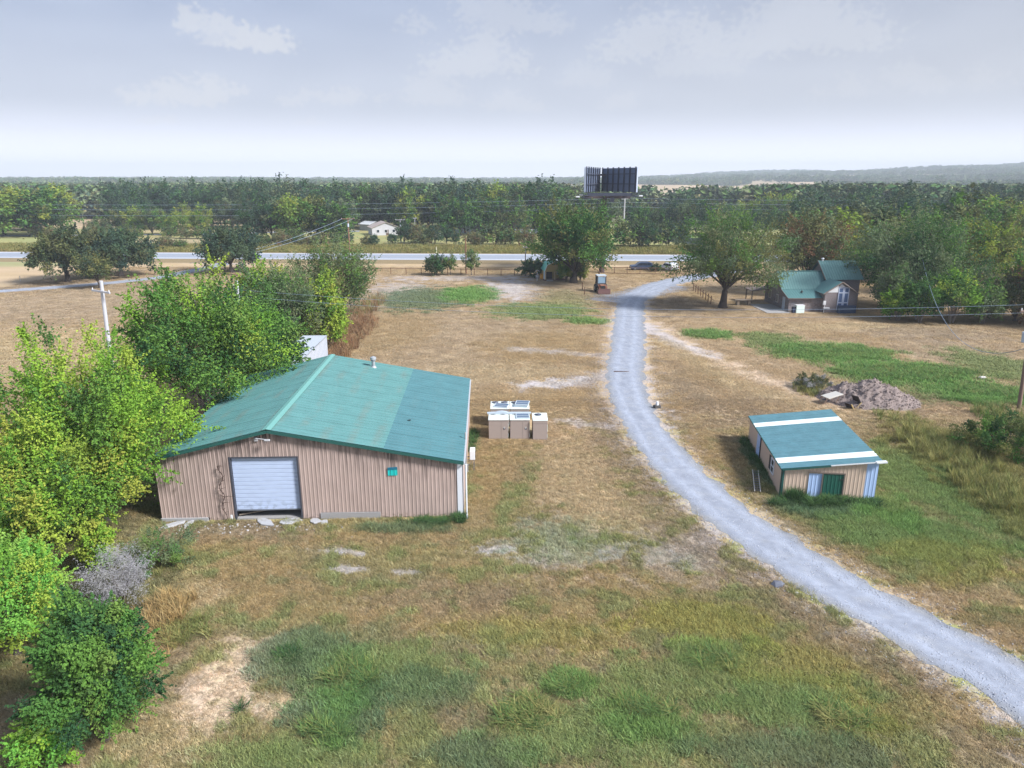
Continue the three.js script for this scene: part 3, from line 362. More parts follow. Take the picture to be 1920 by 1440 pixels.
{ // ---- five rooftop air-conditioning units set down on the grass
  const cab = mat(A(168, 156, 152, 0.8), 0.55), topM = mat(A(226, 238, 238, 0.85), 0.5), coil = mat(A(112, 132, 160), 0.5, { metalness: 0.3 }), dark = mat(A(58, 64, 86), 0.7), seam = mat(A(130, 122, 122), 0.6);
  function unit(label, x, z, w, d, h, fans, lid, face) {
    const t = thing('rooftop_unit', label, 'air conditioner', x, z, 0.01, 'air conditioning units standing on the grass'); delete t.userData.group;
    mesh('cabinet', rbox(w, h - 0.08, d, 0.02, 0, (h - 0.08) / 2 + 0.02, 0), cab, t);
    const tp = mesh('top_panel', rbox(w + 0.05, 0.07, d + 0.05, 0.02, 0, h - 0.035, 0), topM, t);
    for (const [fx, fz] of fans) { const f = mesh('fan_opening', cyl(0.27, 0.27, 0.02, 26, fx, h + 0.001, fz), dark, t); mesh('fan_guard', join([0.27, 0.19, 0.11].map((q) => new THREE.TorusGeometry(q, 0.009, 5, 26).rotateX(Math.PI / 2).translate(fx, h + 0.035, fz))), steel, f); const bl = []; for (let k = 0; k < 4; k++) bl.push(box(0.2, 0.012, 0.09, 0.12, 0, 0, 0, 0.35).rotateY(k * Math.PI / 2).translate(fx, h + 0.028, fz)); mesh('fan_blade', join(bl), mat(A(96, 108, 140), 0.6), f); }
    if (face) { mesh('panel_seam', join([box(0.014, h - 0.2, 0.01, w * 0.14, h / 2 - 0.04, d / 2 + 0.003), box(w - 0.06, 0.014, 0.01, 0, h - 0.16, d / 2 + 0.003)]), seam, t); const l = mesh('control_label', box(0.15, 0.13, 0.012, w * 0.3, h * 0.53, d / 2 + 0.008), dark, t); mesh('logo_plate', box(0.12, 0.03, 0.01, w * 0.3, h * 0.53 + 0.12, d / 2 + 0.006), topM, l); mesh('knob', cyl(0.03, 0.03, 0.02, 10).rotateX(Math.PI / 2).translate(w * 0.3, h * 0.54, d / 2 + 0.014), white, l); }
    else mesh('panel_seam', box(w - 0.06, 0.02, 0.01, 0, h * 0.82, d / 2 + 0.003), seam, t);
    mesh('sunlit_edge_strip', join([box(0.03, h * 0.34, 0.012, w / 2 - 0.01, h * 0.6, d / 2 + 0.006), box(0.03, h * 0.16, 0.012, w / 2 - 0.01, h * 0.2, d / 2 + 0.006)]), topM, t);  // white strips paint the sunlit right edge of the cabinet
    if (lid) {                                            // a louvred coil panel lying on top
      const [lx, lz, lw, ld, ry, lift] = lid, L = sub('coil_panel', t); L.position.set(lx, h + 0.01, lz); L.rotation.y = ry;
      mesh('panel_frame', join([box(lw, 0.07, 0.06, 0, 0.04 + lift, -ld / 2), box(lw, 0.07, 0.06, 0, 0.04 + lift, ld / 2), box(0.06, 0.07, ld, -lw / 2, 0.04 + lift, 0), box(0.06, 0.07, ld, lw / 2, 0.04 + lift, 0), box(lw, 0.06, 0.04, 0, 0.04 + lift, 0)]), mat(A(205, 220, 232), 0.5), L);
      for (let k = 0; k < 9; k++) mesh('louvre', box(lw - 0.06, 0.012, ld / 9 * 0.8, 0, 0.045 + lift, -ld / 2 + (k + 0.5) * ld / 9, 0, 0.35), coil, L);
      if (lift) mesh('panel_base', box(lw, lift, ld, -0.06, lift / 2, 0.04), mat(A(180, 198, 214), 0.5), L);
    }
    return t;
  }
  unit('grey air conditioning unit on grass, bent strip of duct lying across its top', -1.05, -52.4, 1.5, 1.75, 1.6, [[-0.42, -0.5], [0.35, -0.5]], null, true);
  unit('grey air conditioning unit on grass with louvred panel on its front edge, middle of three', 0.6, -52.4, 1.5, 1.75, 1.6, [[-0.4, -0.55]], [0.22, 0.18, 1.0, 1.05, 0.02, 0], true);
  unit('narrower grey air conditioning unit on grass with one fan and no lid', 2.15, -52.2, 1.12, 1.75, 1.62, [[-0.12, -0.4]], null, false);
  unit('air conditioning unit in the rear pair showing two fans behind its louvred lid', -0.98, -55.2, 1.5, 1.9, 1.6, [[-0.4, -0.62], [0.36, -0.62]], [0.12, 0.3, 1.1, 0.95, -0.22, 0], false);
  unit('air conditioning unit in the rear pair with a raised louvred lid', 0.62, -55.2, 1.5, 1.9, 1.6, [[-0.4, -0.62]], [0.22, 0.12, 1.05, 1.05, -0.15, 0.16], false);
  const duct = thing('loose_duct', 'bent pale duct strip lying across the front air conditioning units', 'duct', -0.2, -52.95, 0.02, null, 1.6);
  const p = new THREE.Shape(); p.moveTo(-1.7, 0); p.lineTo(1.6, 0); p.lineTo(1.7, 0.09); p.lineTo(-0.1, 0.1); p.quadraticCurveTo(-0.6, 0.3, -1.1, 0.12); p.lineTo(-1.75, 0.1);
  mesh('strip', new THREE.ExtrudeGeometry(p, { depth: 0.32, bevelEnabled: false }).translate(0, 0.02, -0.1), mat(A(190, 206, 222), 0.45), duct);
}
{ // ---- small shed by the drive: single slope, high on the right
  const W = 5.62, D = 10.1, HL = 1.95, HR = 2.68, top = (u) => mixv(HL, HR, u / W);
  const s = thing('small_shed', 'small tan metal shed with blue green roof crossed by two white strips', 'shed', 16.9, -41.1, -0.12);
  const tan = mat(A(208, 186, 170, 0.8), 0.6, { bumpMap: bumpTex, bumpScale: 0.004 }), sky = mat(A(176, 204, 250, 0.8), 0.5), grn = mat(A(22, 92, 80), 0.55), bl = mat(0xffffff, 0.42, { map: texture(256, 512, (x, y) => { const k = 1 + 0.08 * n2(x / 40, y / 90) + 0.06 * n2b(x / 9, y / 30); const c = A(98, 148, 164, 0.68); return [c.r * k, c.g * k, c.b * k]; }, true, false) }), light = mat(A(228, 240, 246, 0.85), 0.5);
  const wall = sub('wall', s), cuts = [0, 0.914, 1.6, 2.43, 3.66, 4.3, 4.95, W];
  for (let i = 0; i + 1 < cuts.length; i++) { const m = (cuts[i] + cuts[i + 1]) / 2; if (m > 1.6 && m < 3.66) continue; mesh('wall_panel', ribSheet(V(0, 0, 0), X, Y, Z, cuts[i], cuts[i + 1], () => 0.02, top, 0.2285, 0.013), m > 4.95 ? sky : tan, wall); }
  mesh('wall_panel', ribSheet(V(0, 0, 0), X, Y, Z, 1.6, 3.66, () => 1.72, top, 0.2285, 0.013), tan, wall);
  const dc = [0, 2.0, 2.75, 3.35, 5.1, 6.1, 7.2, 8.2, D];
  for (let i = 0; i + 1 < dc.length; i++) { const a = dc[i], b = dc[i + 1]; if (a === 2.0) { mesh('wall_panel', ribSheet(V(0, 0, 0), V(0, 0, -1), Y, V(-1, 0, 0), a, b, () => 0.02, () => 0.62, 0.2285, 0.013), tan, wall); mesh('wall_panel', ribSheet(V(0, 0, 0), V(0, 0, -1), Y, V(-1, 0, 0), a, b, () => 1.6, () => HL, 0.2285, 0.013), tan, wall); } else if (a === 6.1) mesh('wall_panel', ribSheet(V(0, 0, 0), V(0, 0, -1), Y, V(-1, 0, 0), a, b, () => 1.9, () => HL, 0.2285, 0.013), tan, wall); else mesh('wall_panel', ribSheet(V(0, 0, 0), V(0, 0, -1), Y, V(-1, 0, 0), a, b, () => 0.02, () => HL, 0.2285, 0.013), tan, wall); }
  for (let u = 0; u < D - 0.1; u += 0.914) mesh('wall_panel', ribSheet(V(W, 0, 0), V(0, 0, -1), Y, X, u, Math.min(D, u + 0.914), () => 0.02, () => HR, 0.2285, 0.013), tan, wall);
  mesh('wall_panel', ribSheet(V(0, 0, -D), X, Y, V(0, 0, -1), 0, W, () => 0.02, top, 0.2285, 0.013), tan, wall);
  mesh('side_panel', ribSheet(V(0, 0, 0.03), X, Y, Z, 1.6, 2.42, () => 0.02, () => 1.74, 0.2285, 0.013), sky, s).userData.label = 'pale blue panel beside the green door';
  mesh('door', join([ribSheet(V(0, 0, 0.05), X, Y, Z, 2.42, 3.66, () => 0.02, () => 1.74, 0.2285, 0.013)]), grn, s).userData.label = 'dark green ribbed door';
  mesh('door_trim', join([box(0.07, 1.78, 0.05, 2.4, 0.9, 0.075), box(0.07, 1.78, 0.05, 3.69, 0.9, 0.075), box(2.2, 0.08, 0.05, 2.63, 1.78, 0.076)]), mat(A(120, 110, 104), 0.6), s);
  for (const y of [0.4, 1.4]) mesh('hinge', box(0.22, 0.05, 0.02, 3.52, y, 0.09), black, s);
  mesh('corner_trim', join([box(0.12, HL, 0.03, 0.06, HL / 2, 0.035), box(0.03, HL, 0.12, -0.035, HL / 2, -0.06)]), darkGreen, s);
  const side = mesh('side_door', box(0.05, 1.85, 0.95, -0.03, 0.95, -6.62), sky, s); mesh('handle', box(0.05, 0.05, 0.05, -0.07, 0.95, -6.25), steel, side); mesh('door_post', box(0.06, 1.7, 0.14, -0.04, 0.95, -6.03), black, s);
  const win = sub('window', s); win.position.set(-0.02, 0.64, -2.36); mesh('pane', box(0.02, 0.92, 0.66, 0, 0.46, 0), glassDark, win); mesh('frame', join([box(0.06, 0.06, 0.74, -0.02, 0, 0), box(0.06, 0.06, 0.74, -0.02, 0.95, 0), box(0.06, 0.96, 0.05, -0.02, 0.48, -0.36), box(0.06, 0.96, 0.05, -0.02, 0.48, 0.36), box(0.05, 0.05, 0.7, -0.02, 0.48, 0)]), white, win);
  mesh('window', box(0.03, 0.95, 0.45, -0.035, 1.12, -3.05), black, s).userData.label = 'black sheet painted as the dark inside of an open window';  // black sheet on the wall, shade of an opening put into its colour
  const roof = sub('roof', s), sr = (HR - HL) / W, up = V(1, sr, 0).normalize(), nn = V(-sr, 1, 0).normalize(), L = W * Math.hypot(1, sr);
  for (let u = 0, i = 0; u < D + 0.35; i++, u += 0.86) { const e = Math.min(D + 0.35, u + 0.86), strip = i === 1 || i === 9; const g = ribSheet(V(-0.12, HL + 0.03 - 0.12 * sr, 0.2).addScaledVector(nn, 0.004 * (i % 2)), V(0, 0, -1), up, nn, u, e, () => 0, () => L + 0.3, 0.43, 0.045, [D + 1, 7, 0, 0]); const o = mesh('roof_panel', g, strip ? light : bl, roof); if (strip) o.userData.label = 'white translucent roof strip'; }
  mesh('roof_edge', box(2.9, 0.1, 0.04, 1.35, HL - 0.02 + 1.4 * sr, 0.2, 0, 0, Math.atan(sr)), darkGreen, roof); mesh('roof_edge', box(3.1, 0.07, 0.05, 4.3, HL + 0.03 + 4.3 * sr, 0.2, 0, 0, Math.atan(sr)), white, roof); mesh('corner_flashing', box(0.6, 0.08, 0.3, W + 0.05, HR + 0.03, 0.18, 0, 0, Math.atan(sr)), white, roof);
  mesh('side_edge', box(0.04, 0.07, D + 0.35, -0.13, HL - 0.02, 0.2 - (D + 0.35) / 2), darkGreen, roof);
  mesh('floor', box(W - 0.1, 0.06, D - 0.1, W / 2, 0.02, -D / 2), concrete, s);
  const lad = thing('fallen_ladder', 'long pale ladder lying in the grass beside the small shed', 'ladder', 16.14, -43.3, -0.28);
  for (const x of [-0.18, 0.18]) mesh('rail', box(0.05, 0.06, 3.6, x, 0.16, 0), mat(A(210, 205, 195), 0.6), lad); for (let i = 0; i < 10; i++) mesh('rung', box(0.36, 0.03, 0.04, 0, 0.16, -1.6 + i * 0.355), steel, lad);
}
{ // ---- stone cottage with green metal roofs
  const h = thing('stone_cottage', 'grey stone cottage with green metal roofs and a gabled entrance', 'house', 42.0, -106.9, 0.02);
  const stoneTex = texture(512, 512, (x, y) => { const a = x / 512 * 6.2832, b = y / 512 * 6.2832, N = (f, s, g = f) => n3(Math.cos(a) * f + s, Math.sin(a) * f, Math.sin(b) * g + Math.cos(b) * g * 0.5); const v = 1 + 0.22 * N(6, 1, 12) + 0.25 * N(14, 4, 24); const t = N(4, 9); const c = A(140, 132, 136, 0.78); return [c.r * v * (1 + 0.12 * t), c.g * v, c.b * v * (1 - 0.08 * t)]; });
  stoneTex.repeat.set(0.35, 0.35);
  const st = mat(0xffffff, 0.9, { map: stoneTex, bumpMap: stoneTex, bumpScale: 0.04 }), rf = mat(A(92, 140, 144, 0.68), 0.5), rf2 = rf, trim = mat(A(120, 108, 104), 0.8), gl = mat(A(96, 120, 165), 0.15);
  const W = 9.6, D = 10, poly = (pts, z, d) => { const s = new THREE.Shape(); pts.forEach(([x, y], i) => s[i ? 'lineTo' : 'moveTo'](x, y)); return new THREE.ExtrudeGeometry(s, { depth: d, bevelEnabled: false }).translate(0, 0, z); };
  mesh('wall', join([box(W, 2.05, D, W / 2, 1.02, -D / 2)]), st, h);
  mesh('gable_wall', join([poly([[0, 2.0], [2.6, 2.95], [5.4, 5.2], [8.6, 3.0], [10, 2.0]], -0.12, 0.24).rotateY(Math.PI / 2).translate(0.12, 0, 0)]), st, h);
  // main roof: lower pitch at the front eave, steep up to the ridge, down behind
  const roof = sub('roof', h);
  const slope = (name, x0, x1, za, ya, zb, yb, m, pitch = 0.4) => { const Ld = Math.hypot(zb - za, yb - ya), dir = V(0, (yb - ya) / Ld, (zb - za) / Ld), nn = V(1, 0, 0).cross(dir); if (nn.y < 0) nn.negate(); for (let u = x0; u < x1 - 0.05; u += 1.2) mesh(name, ribSheet(V(0, ya, za), X, dir, nn, u, Math.min(x1, u + 1.2), () => 0, () => Ld, pitch, 0.03), m, roof); };
  slope('roof_panel', -0.3, 5.2, 0.35, 2.1, -2.6, 3.02, rf2); slope('roof_panel', -0.3, 9.4, -2.55, 3.03, -5.4, 5.5, rf); slope('roof_panel', -0.3, 9.4, -10.3, 2.1, -5.4, 5.5, rf);
  mesh('ridge_cap', box(9.8, 0.06, 0.3, 4.6, 5.52, -5.4), rf2, roof);
  mesh('rake_trim', join([bar(V(-0.3, 2.05, 0.35), V(-0.3, 2.97, -2.6), 0.07), bar(V(-0.3, 2.97, -2.6), V(-0.3, 5.45, -5.4), 0.07), bar(V(-0.3, 5.45, -5.4), V(-0.3, 2.05, -10.3), 0.07)]), trim, roof);
  mesh('gutter', box(5.4, 0.1, 0.1, 2.4, 2.06, 0.38), trim, roof);
  // entrance gable
  const e = sub('entrance_gable', h); e.position.set(5.0, 0, 0.9);
  mesh('wall', poly([[0, 0], [4.6, 0], [4.6, 3.0], [2.3, 4.5], [0, 3.0]], -4, 4), st, e);
  for (const s of [-1, 1]) { const g = ribSheet(V(2.3, 4.62, 0.3), V(0, 0, -1), V(s * 2.75, -1.8, 0).normalize(), V(s * 1.8, 2.75, 0).normalize(), 0, s < 0 ? 4.8 : 4.2, () => 0, () => 3.2, 0.4, 0.03); mesh('roof_slope', g, rf, e); }
  mesh('bargeboard', join([bar(V(2.3, 4.6, 0.3), V(-0.4, 2.82, 0.3), 0.08), bar(V(2.3, 4.6, 0.3), V(5.0, 2.82, 0.3), 0.08)]), mat(A(150, 136, 130), 0.8), e);
  mesh('gable_board', poly([[0.3, 3.05], [1.9, 3.05], [1.9, 4.1], [1.75, 4.05]], 0.01, 0.03), white, e);
  mesh('gable_board', poly([[1.9, 3.85], [2.9, 3.85], [2.3, 4.3]], 0.012, 0.03), white, e);
  const w = sub('tall_window', e); mesh('pane', box(1.5, 3.3, 0.05, 2.75, 2.1, 0.02), gl, w); mesh('frame', join([box(0.14, 3.4, 0.08, 2.0, 2.1, 0.04), box(0.34, 3.4, 0.08, 2.75, 2.1, 0.04), box(0.14, 3.4, 0.08, 3.5, 2.1, 0.04), box(1.6, 0.14, 0.08, 2.75, 3.75, 0.045), box(1.6, 0.18, 0.08, 2.75, 3.0, 0.045), box(1.6, 0.18, 0.08, 2.75, 1.5, 0.045), box(1.6, 0.14, 0.08, 2.75, 0.45, 0.045)]), mat(A(196, 210, 240), 0.6), w);
  mesh('dark_planter', rbox(2.6, 1.15, 0.7, 0.04, 3.2, 0.58, 0.6), mat(A(58, 78, 112), 0.7), e);
  mesh('utility_meter', join([rbox(0.4, 0.6, 0.2, 0.04, -0.15, 1.5, 0.1), cyl(0.04, 0.04, 1.4, 8, -0.1, 0, 0.1), box(0.9, 0.12, 0.3, 0.2, 0.75, 0.2)]), white, h).position.set(5.1, 0, 0.95);
  // taller wing at the back right
  const k = sub('tall_wing', h); k.position.set(7.1, 0, -3.6);
  mesh('wall', poly([[0, 0], [6, 0], [6, 4.6], [3, 6.9], [0, 4.6]], -2.6, 5.2).rotateY(Math.PI / 2).translate(2.6, 0, 0), st, k);
  for (const s of [-1, 1]) mesh('roof_slope', ribSheet(V(-0.4, 7.0, -3), X, V(0, -2.3, s * 3).normalize(), V(0, 3, s * 2.3).normalize(), 0, 6, () => 0, () => 4.3, 0.4, 0.03), rf, k);
  mesh('bargeboard', join([bar(V(-0.42, 6.95, -3), V(-0.42, 4.4, 0.35), 0.08), bar(V(-0.42, 6.95, -3), V(-0.42, 4.4, -6.35), 0.08)]), trim, k);
  mesh('chimney_cap', join([cyl(0.14, 0.14, 0.5, 10, 0.3, 6.8, -3), cyl(0.26, 0.2, 0.14, 10, 0.3, 7.25, -3)]), white, k);
  for (const [z, y0, hh] of [[-7.6, 0.95, 1.25], [-4.6, 0.75, 1.15]]) { const q = sub('window', h); mesh('pane', box(0.06, hh, 0.7, -0.02, y0 + hh / 2, z), glassDark, q); mesh('frame', join([box(0.1, 0.1, 0.9, -0.05, y0, z), box(0.1, 0.1, 0.9, -0.05, y0 + hh, z), box(0.1, hh, 0.08, -0.05, y0 + hh / 2, z - 0.4), box(0.1, hh, 0.08, -0.05, y0 + hh / 2, z + 0.4), box(0.08, hh, 0.05, -0.05, y0 + hh / 2, z)]), mat(A(205, 200, 200), 0.7), q); }
  mesh('side_door', box(0.08, 1.95, 0.95, -0.04, 0.98, -1.9), mat(A(200, 212, 232), 0.6), h);
  mesh('patio_slab', box(3.6, 0.1, 8, -1.9, 0.03, -2.6), concrete, h);
  const porch = sub('porch', h); mesh('porch_roof', box(3.0, 0.1, 3.4, -1.6, 2.2, -9.2, 0, 0, 0.12), trim, porch); for (const z of [-10.6, -7.8]) mesh('post', box(0.14, 2.1, 0.14, -2.9, 1.05, z), woodGrey, porch);
  mesh('vent_cap', join([cyl(0.22, 0.02, 0.35, 10, 2.4, 2.75, -1.4)]), black, roof);
  const bx = thing('white_cabinet', 'white chest beside a dark bin against the stone cottage', 'cabinet', 43.3, -105.9, 0.05); mesh('body', rbox(1.25, 1.15, 0.7, 0.04, 0, 0.58, 0), mat(A(225, 245, 244, 0.85), 0.5), bx); mesh('lid', rbox(1.3, 0.08, 0.75, 0.03, 0, 1.18, 0), white, bx);
  const bin = thing('dark_bin', 'dark blue bin squeezed beside the white chest at the cottage', 'bin', 42.45, -105.95, 0.05); mesh('body', rbox(0.4, 0.85, 0.6, 0.04, 0, 0.43, 0), mat(A(50, 66, 100), 0.6), bin); mesh('lid', rbox(0.44, 0.08, 0.64, 0.03, 0, 0.88, 0), black, bin);
  const tb = thing('picnic_table', 'weathered wooden table with solid ends under the tree by the cottage', 'table', 37.01, -112.86, 0.05); for (let i = 0; i < 4; i++) mesh('table_plank', box(2.8, 0.08, 0.22, 0, 0.86, -0.36 + i * 0.24), woodGrey, tb); for (const x of [-0.9, 0.9]) mesh('leg', join([box(0.35, 0.8, 0.7, x, 0.42, 0)]), woodGrey, tb);
}
{ // ---- gambrel playhouse and its yard things
  const p = thing('gambrel_playhouse', 'little tan playhouse with turquoise gambrel roof beside the big shade tree', 'playhouse', 8.51, -141.87, 0.12);
  const wl = mat(A(178, 160, 108, 0.75), 0.8), rf = mat(A(122, 212, 196, 0.75), 0.5), pr = [[-2.05, 1.9], [-1.55, 3.1], [0, 3.75], [1.55, 3.1], [2.05, 1.9]];
  const sh = (pts, z, d) => { const s = new THREE.Shape(); pts.forEach(([x, y], i) => s[i ? 'lineTo' : 'moveTo'](x, y)); return new THREE.ExtrudeGeometry(s, { depth: d, bevelEnabled: false }).translate(0, 0, z); };
  mesh('gable', sh([...pr.map(([x, y]) => [x * 0.95, y]), [1.95, 1.75], [-1.95, 1.75]], 0, 0.08), wl, p);
  mesh('wall', join([box(3.9, 2.1, 0.1, 0, 1.05, -1.5), box(0.1, 2.1, 3.4, -1.92, 1.05, -3.2), box(0.1, 2.1, 3.4, 1.92, 1.05, -3.2), box(3.9, 2.1, 0.1, 0, 1.05, -4.9), sh([...pr.map(([x, y]) => [x * 0.95, y]), [1.95, 1.75], [-1.95, 1.75]], -4.9, 0.08)]), wl, p);
  const roof = sub('roof', p); for (let i = 0; i < 4; i++) { const [ax, ay] = pr[i], [bx, by] = pr[i + 1], d = V(bx - ax, by - ay, 0), n = V(-d.y, d.x, 0).normalize(); mesh('roof_slope', ribSheet(V(ax, ay, 0.2), V(0, 0, -1), d.clone().normalize(), n, 0, 5.3, () => -0.05, () => d.length() + 0.05, 0.4, 0.025), rf, roof); }
  mesh('fascia', join(pr.slice(1).map(([x, y], i) => bar(V(pr[i][0], pr[i][1], 0.22), V(x, y, 0.22), 0.06))), white, roof);
  mesh('side_wall', box(0.12, 1.9, 1.5, -1.95, 0.95, -0.75), mat(A(205, 222, 232), 0.7), p);
  mesh('doorway', box(1.3, 1.7, 0.06, -0.95, 0.95, -1.42), mat(A(52, 44, 62), 0.9), p);
  mesh('post', join([box(0.22, 1.8, 0.22, 0, 0.9, -0.1), box(0.22, 1.8, 0.22, -1.85, 0.9, -0.1)]), mat(A(206, 188, 150), 0.8), p);
  const w = sub('window', p); mesh('pane', box(0.7, 0.7, 0.05, 1.1, 1.35, -1.42), glassDark, w); mesh('frame', join([box(0.8, 0.07, 0.07, 1.1, 1, -1.4), box(0.8, 0.07, 0.07, 1.1, 1.7, -1.4), box(0.07, 0.7, 0.07, 0.72, 1.35, -1.4), box(0.07, 0.7, 0.07, 1.48, 1.35, -1.4), box(0.05, 0.7, 0.06, 1.1, 1.35, -1.4), box(0.7, 0.05, 0.06, 1.1, 1.35, -1.4)]), white, w);
  mesh('deck', box(4.2, 0.22, 1.7, 0, 0.11, -0.6), rustBrown, p); mesh('step', box(1.2, 0.24, 0.9, -1.1, 0.12, 0.75), concrete, p);
  const yb = thing('yellow_box', 'orange yellow box standing left of the playhouse', 'box', 6.06, -144.27, 0.1); mesh('body', rbox(0.75, 0.95, 0.7, 0.05, 0, 0.5, 0), mat(A(236, 172, 62), 0.7), yb); mesh('lid', rbox(0.8, 0.07, 0.75, 0.03, 0, 1.0, 0), mat(A(214, 150, 60), 0.7), yb);
  const hy = thing('hand_pump', 'white water pump post with curved handles left of the yellow box', 'pump', 4.98, -141.09, 0); mesh('post', cyl(0.08, 0.07, 1.8, 10), mat(A(190, 195, 205), 0.5), hy); mesh('handle', join([new THREE.TorusGeometry(0.42, 0.05, 8, 18, Math.PI).translate(0, 1.75, 0), box(0.6, 0.4, 0.3, 0, 0.95, 0)]), mat(A(176, 184, 198), 0.5), hy);
}
{ // ---- backhoe loader facing the camera
  const t = thing('backhoe_tractor', 'old orange and white backhoe loader parked beside the driveway with its bucket down', 'tractor', 16.02, -125.78, 0.08);
  const or = mat(A(150, 98, 72), 0.7), cab = mat(A(70, 72, 80), 0.6);
  mesh('bucket', new THREE.ExtrudeGeometry((() => { const s = new THREE.Shape(); s.moveTo(0, 0); s.lineTo(0.75, 0); s.lineTo(0.78, 0.05); s.lineTo(0.2, 0.12); s.lineTo(0.12, 0.75); s.lineTo(0.3, 0.82); s.lineTo(0.28, 0.88); s.lineTo(0, 0.82); return s; })(), { depth: 2.1, bevelEnabled: false }).rotateY(-Math.PI / 2).translate(1.05, 0.06, 1.2), mat(A(118, 86, 82), 0.8), t);
  mesh('bucket_back', box(2.1, 0.8, 0.06, 0, 0.5, 1.98), mat(A(126, 92, 90), 0.8), t);
  for (const s of [-1, 1]) { const a = mesh('loader_arm', join([bar(V(s * 0.62, 0.4, 1.3), V(s * 0.66, 1.2, 0.3), 0.09), bar(V(s * 0.66, 1.2, 0.3), V(s * 0.66, 1.35, -0.8), 0.09)]), or, t); }
  mesh('engine_hood', rbox(0.95, 0.75, 1.5, 0.08, 0, 1.05, 0), or, t); mesh('grille', box(0.75, 0.62, 0.04, 0, 1.05, 0.77), black, t); mesh('chassis', box(0.8, 0.35, 3.4, 0, 0.6, -0.8), cab, t);
  const c = sub('cab', t); mesh('roof', rbox(1.7, 0.14, 1.7, 0.05, 0, 2.95, -1.5), mat(A(205, 218, 232), 0.5), c); mesh('windscreen', box(1.3, 1.15, 0.04, 0, 2.2, -0.74), mat(A(150, 180, 205), 0.12), c); mesh('side_glass', join([box(0.04, 1.1, 1.3, -0.78, 2.2, -1.5), box(0.04, 1.1, 1.3, 0.78, 2.2, -1.5)]), glassDark, c);
  for (const [x, z] of [[-0.76, -0.74], [0.76, -0.74], [-0.76, -2.26], [0.76, -2.26]]) mesh('pillar', box(0.13, 1.5, 0.13, x, 2.15, z), cab, c); mesh('cab_base', rbox(1.6, 0.7, 1.6, 0.05, 0, 1.2, -1.5), cab, c);
  for (const [x, z, r, w] of [[-0.8, 0.35, 0.42, 0.3], [0.8, 0.35, 0.42, 0.3], [-0.92, -1.6, 0.72, 0.45], [0.92, -1.6, 0.72, 0.45]]) { const q = mesh('wheel', new THREE.TorusGeometry(r * 0.72, r * 0.28, 10, 24).scale(1, 1, w / (r * 0.56)).rotateY(Math.PI / 2).translate(x, r, z), black, t); mesh('rim', cyl(r * 0.5, r * 0.5, w * 0.7, 16).translate(0, -w * 0.35, 0).rotateZ(Math.PI / 2).translate(x, r, z), mat(A(200, 190, 170), 0.6), q); }
  mesh('backhoe_boom', join([bar(V(0, 1.0, -2.6), V(0, 3.5, -3.1), 0.15, 0.12), bar(V(0, 3.5, -3.1), V(0, 1.4, -4.0), 0.12, 0.1)]), rustBrown, t); mesh('backhoe_bucket', rbox(0.6, 0.6, 0.5, 0.08, 0, 1.1, -4.0), cab, t);
  for (const s of [-1, 1]) mesh('headlight', box(0.16, 0.12, 0.05, s * 0.55, 2.82, -0.62), white, t);
}
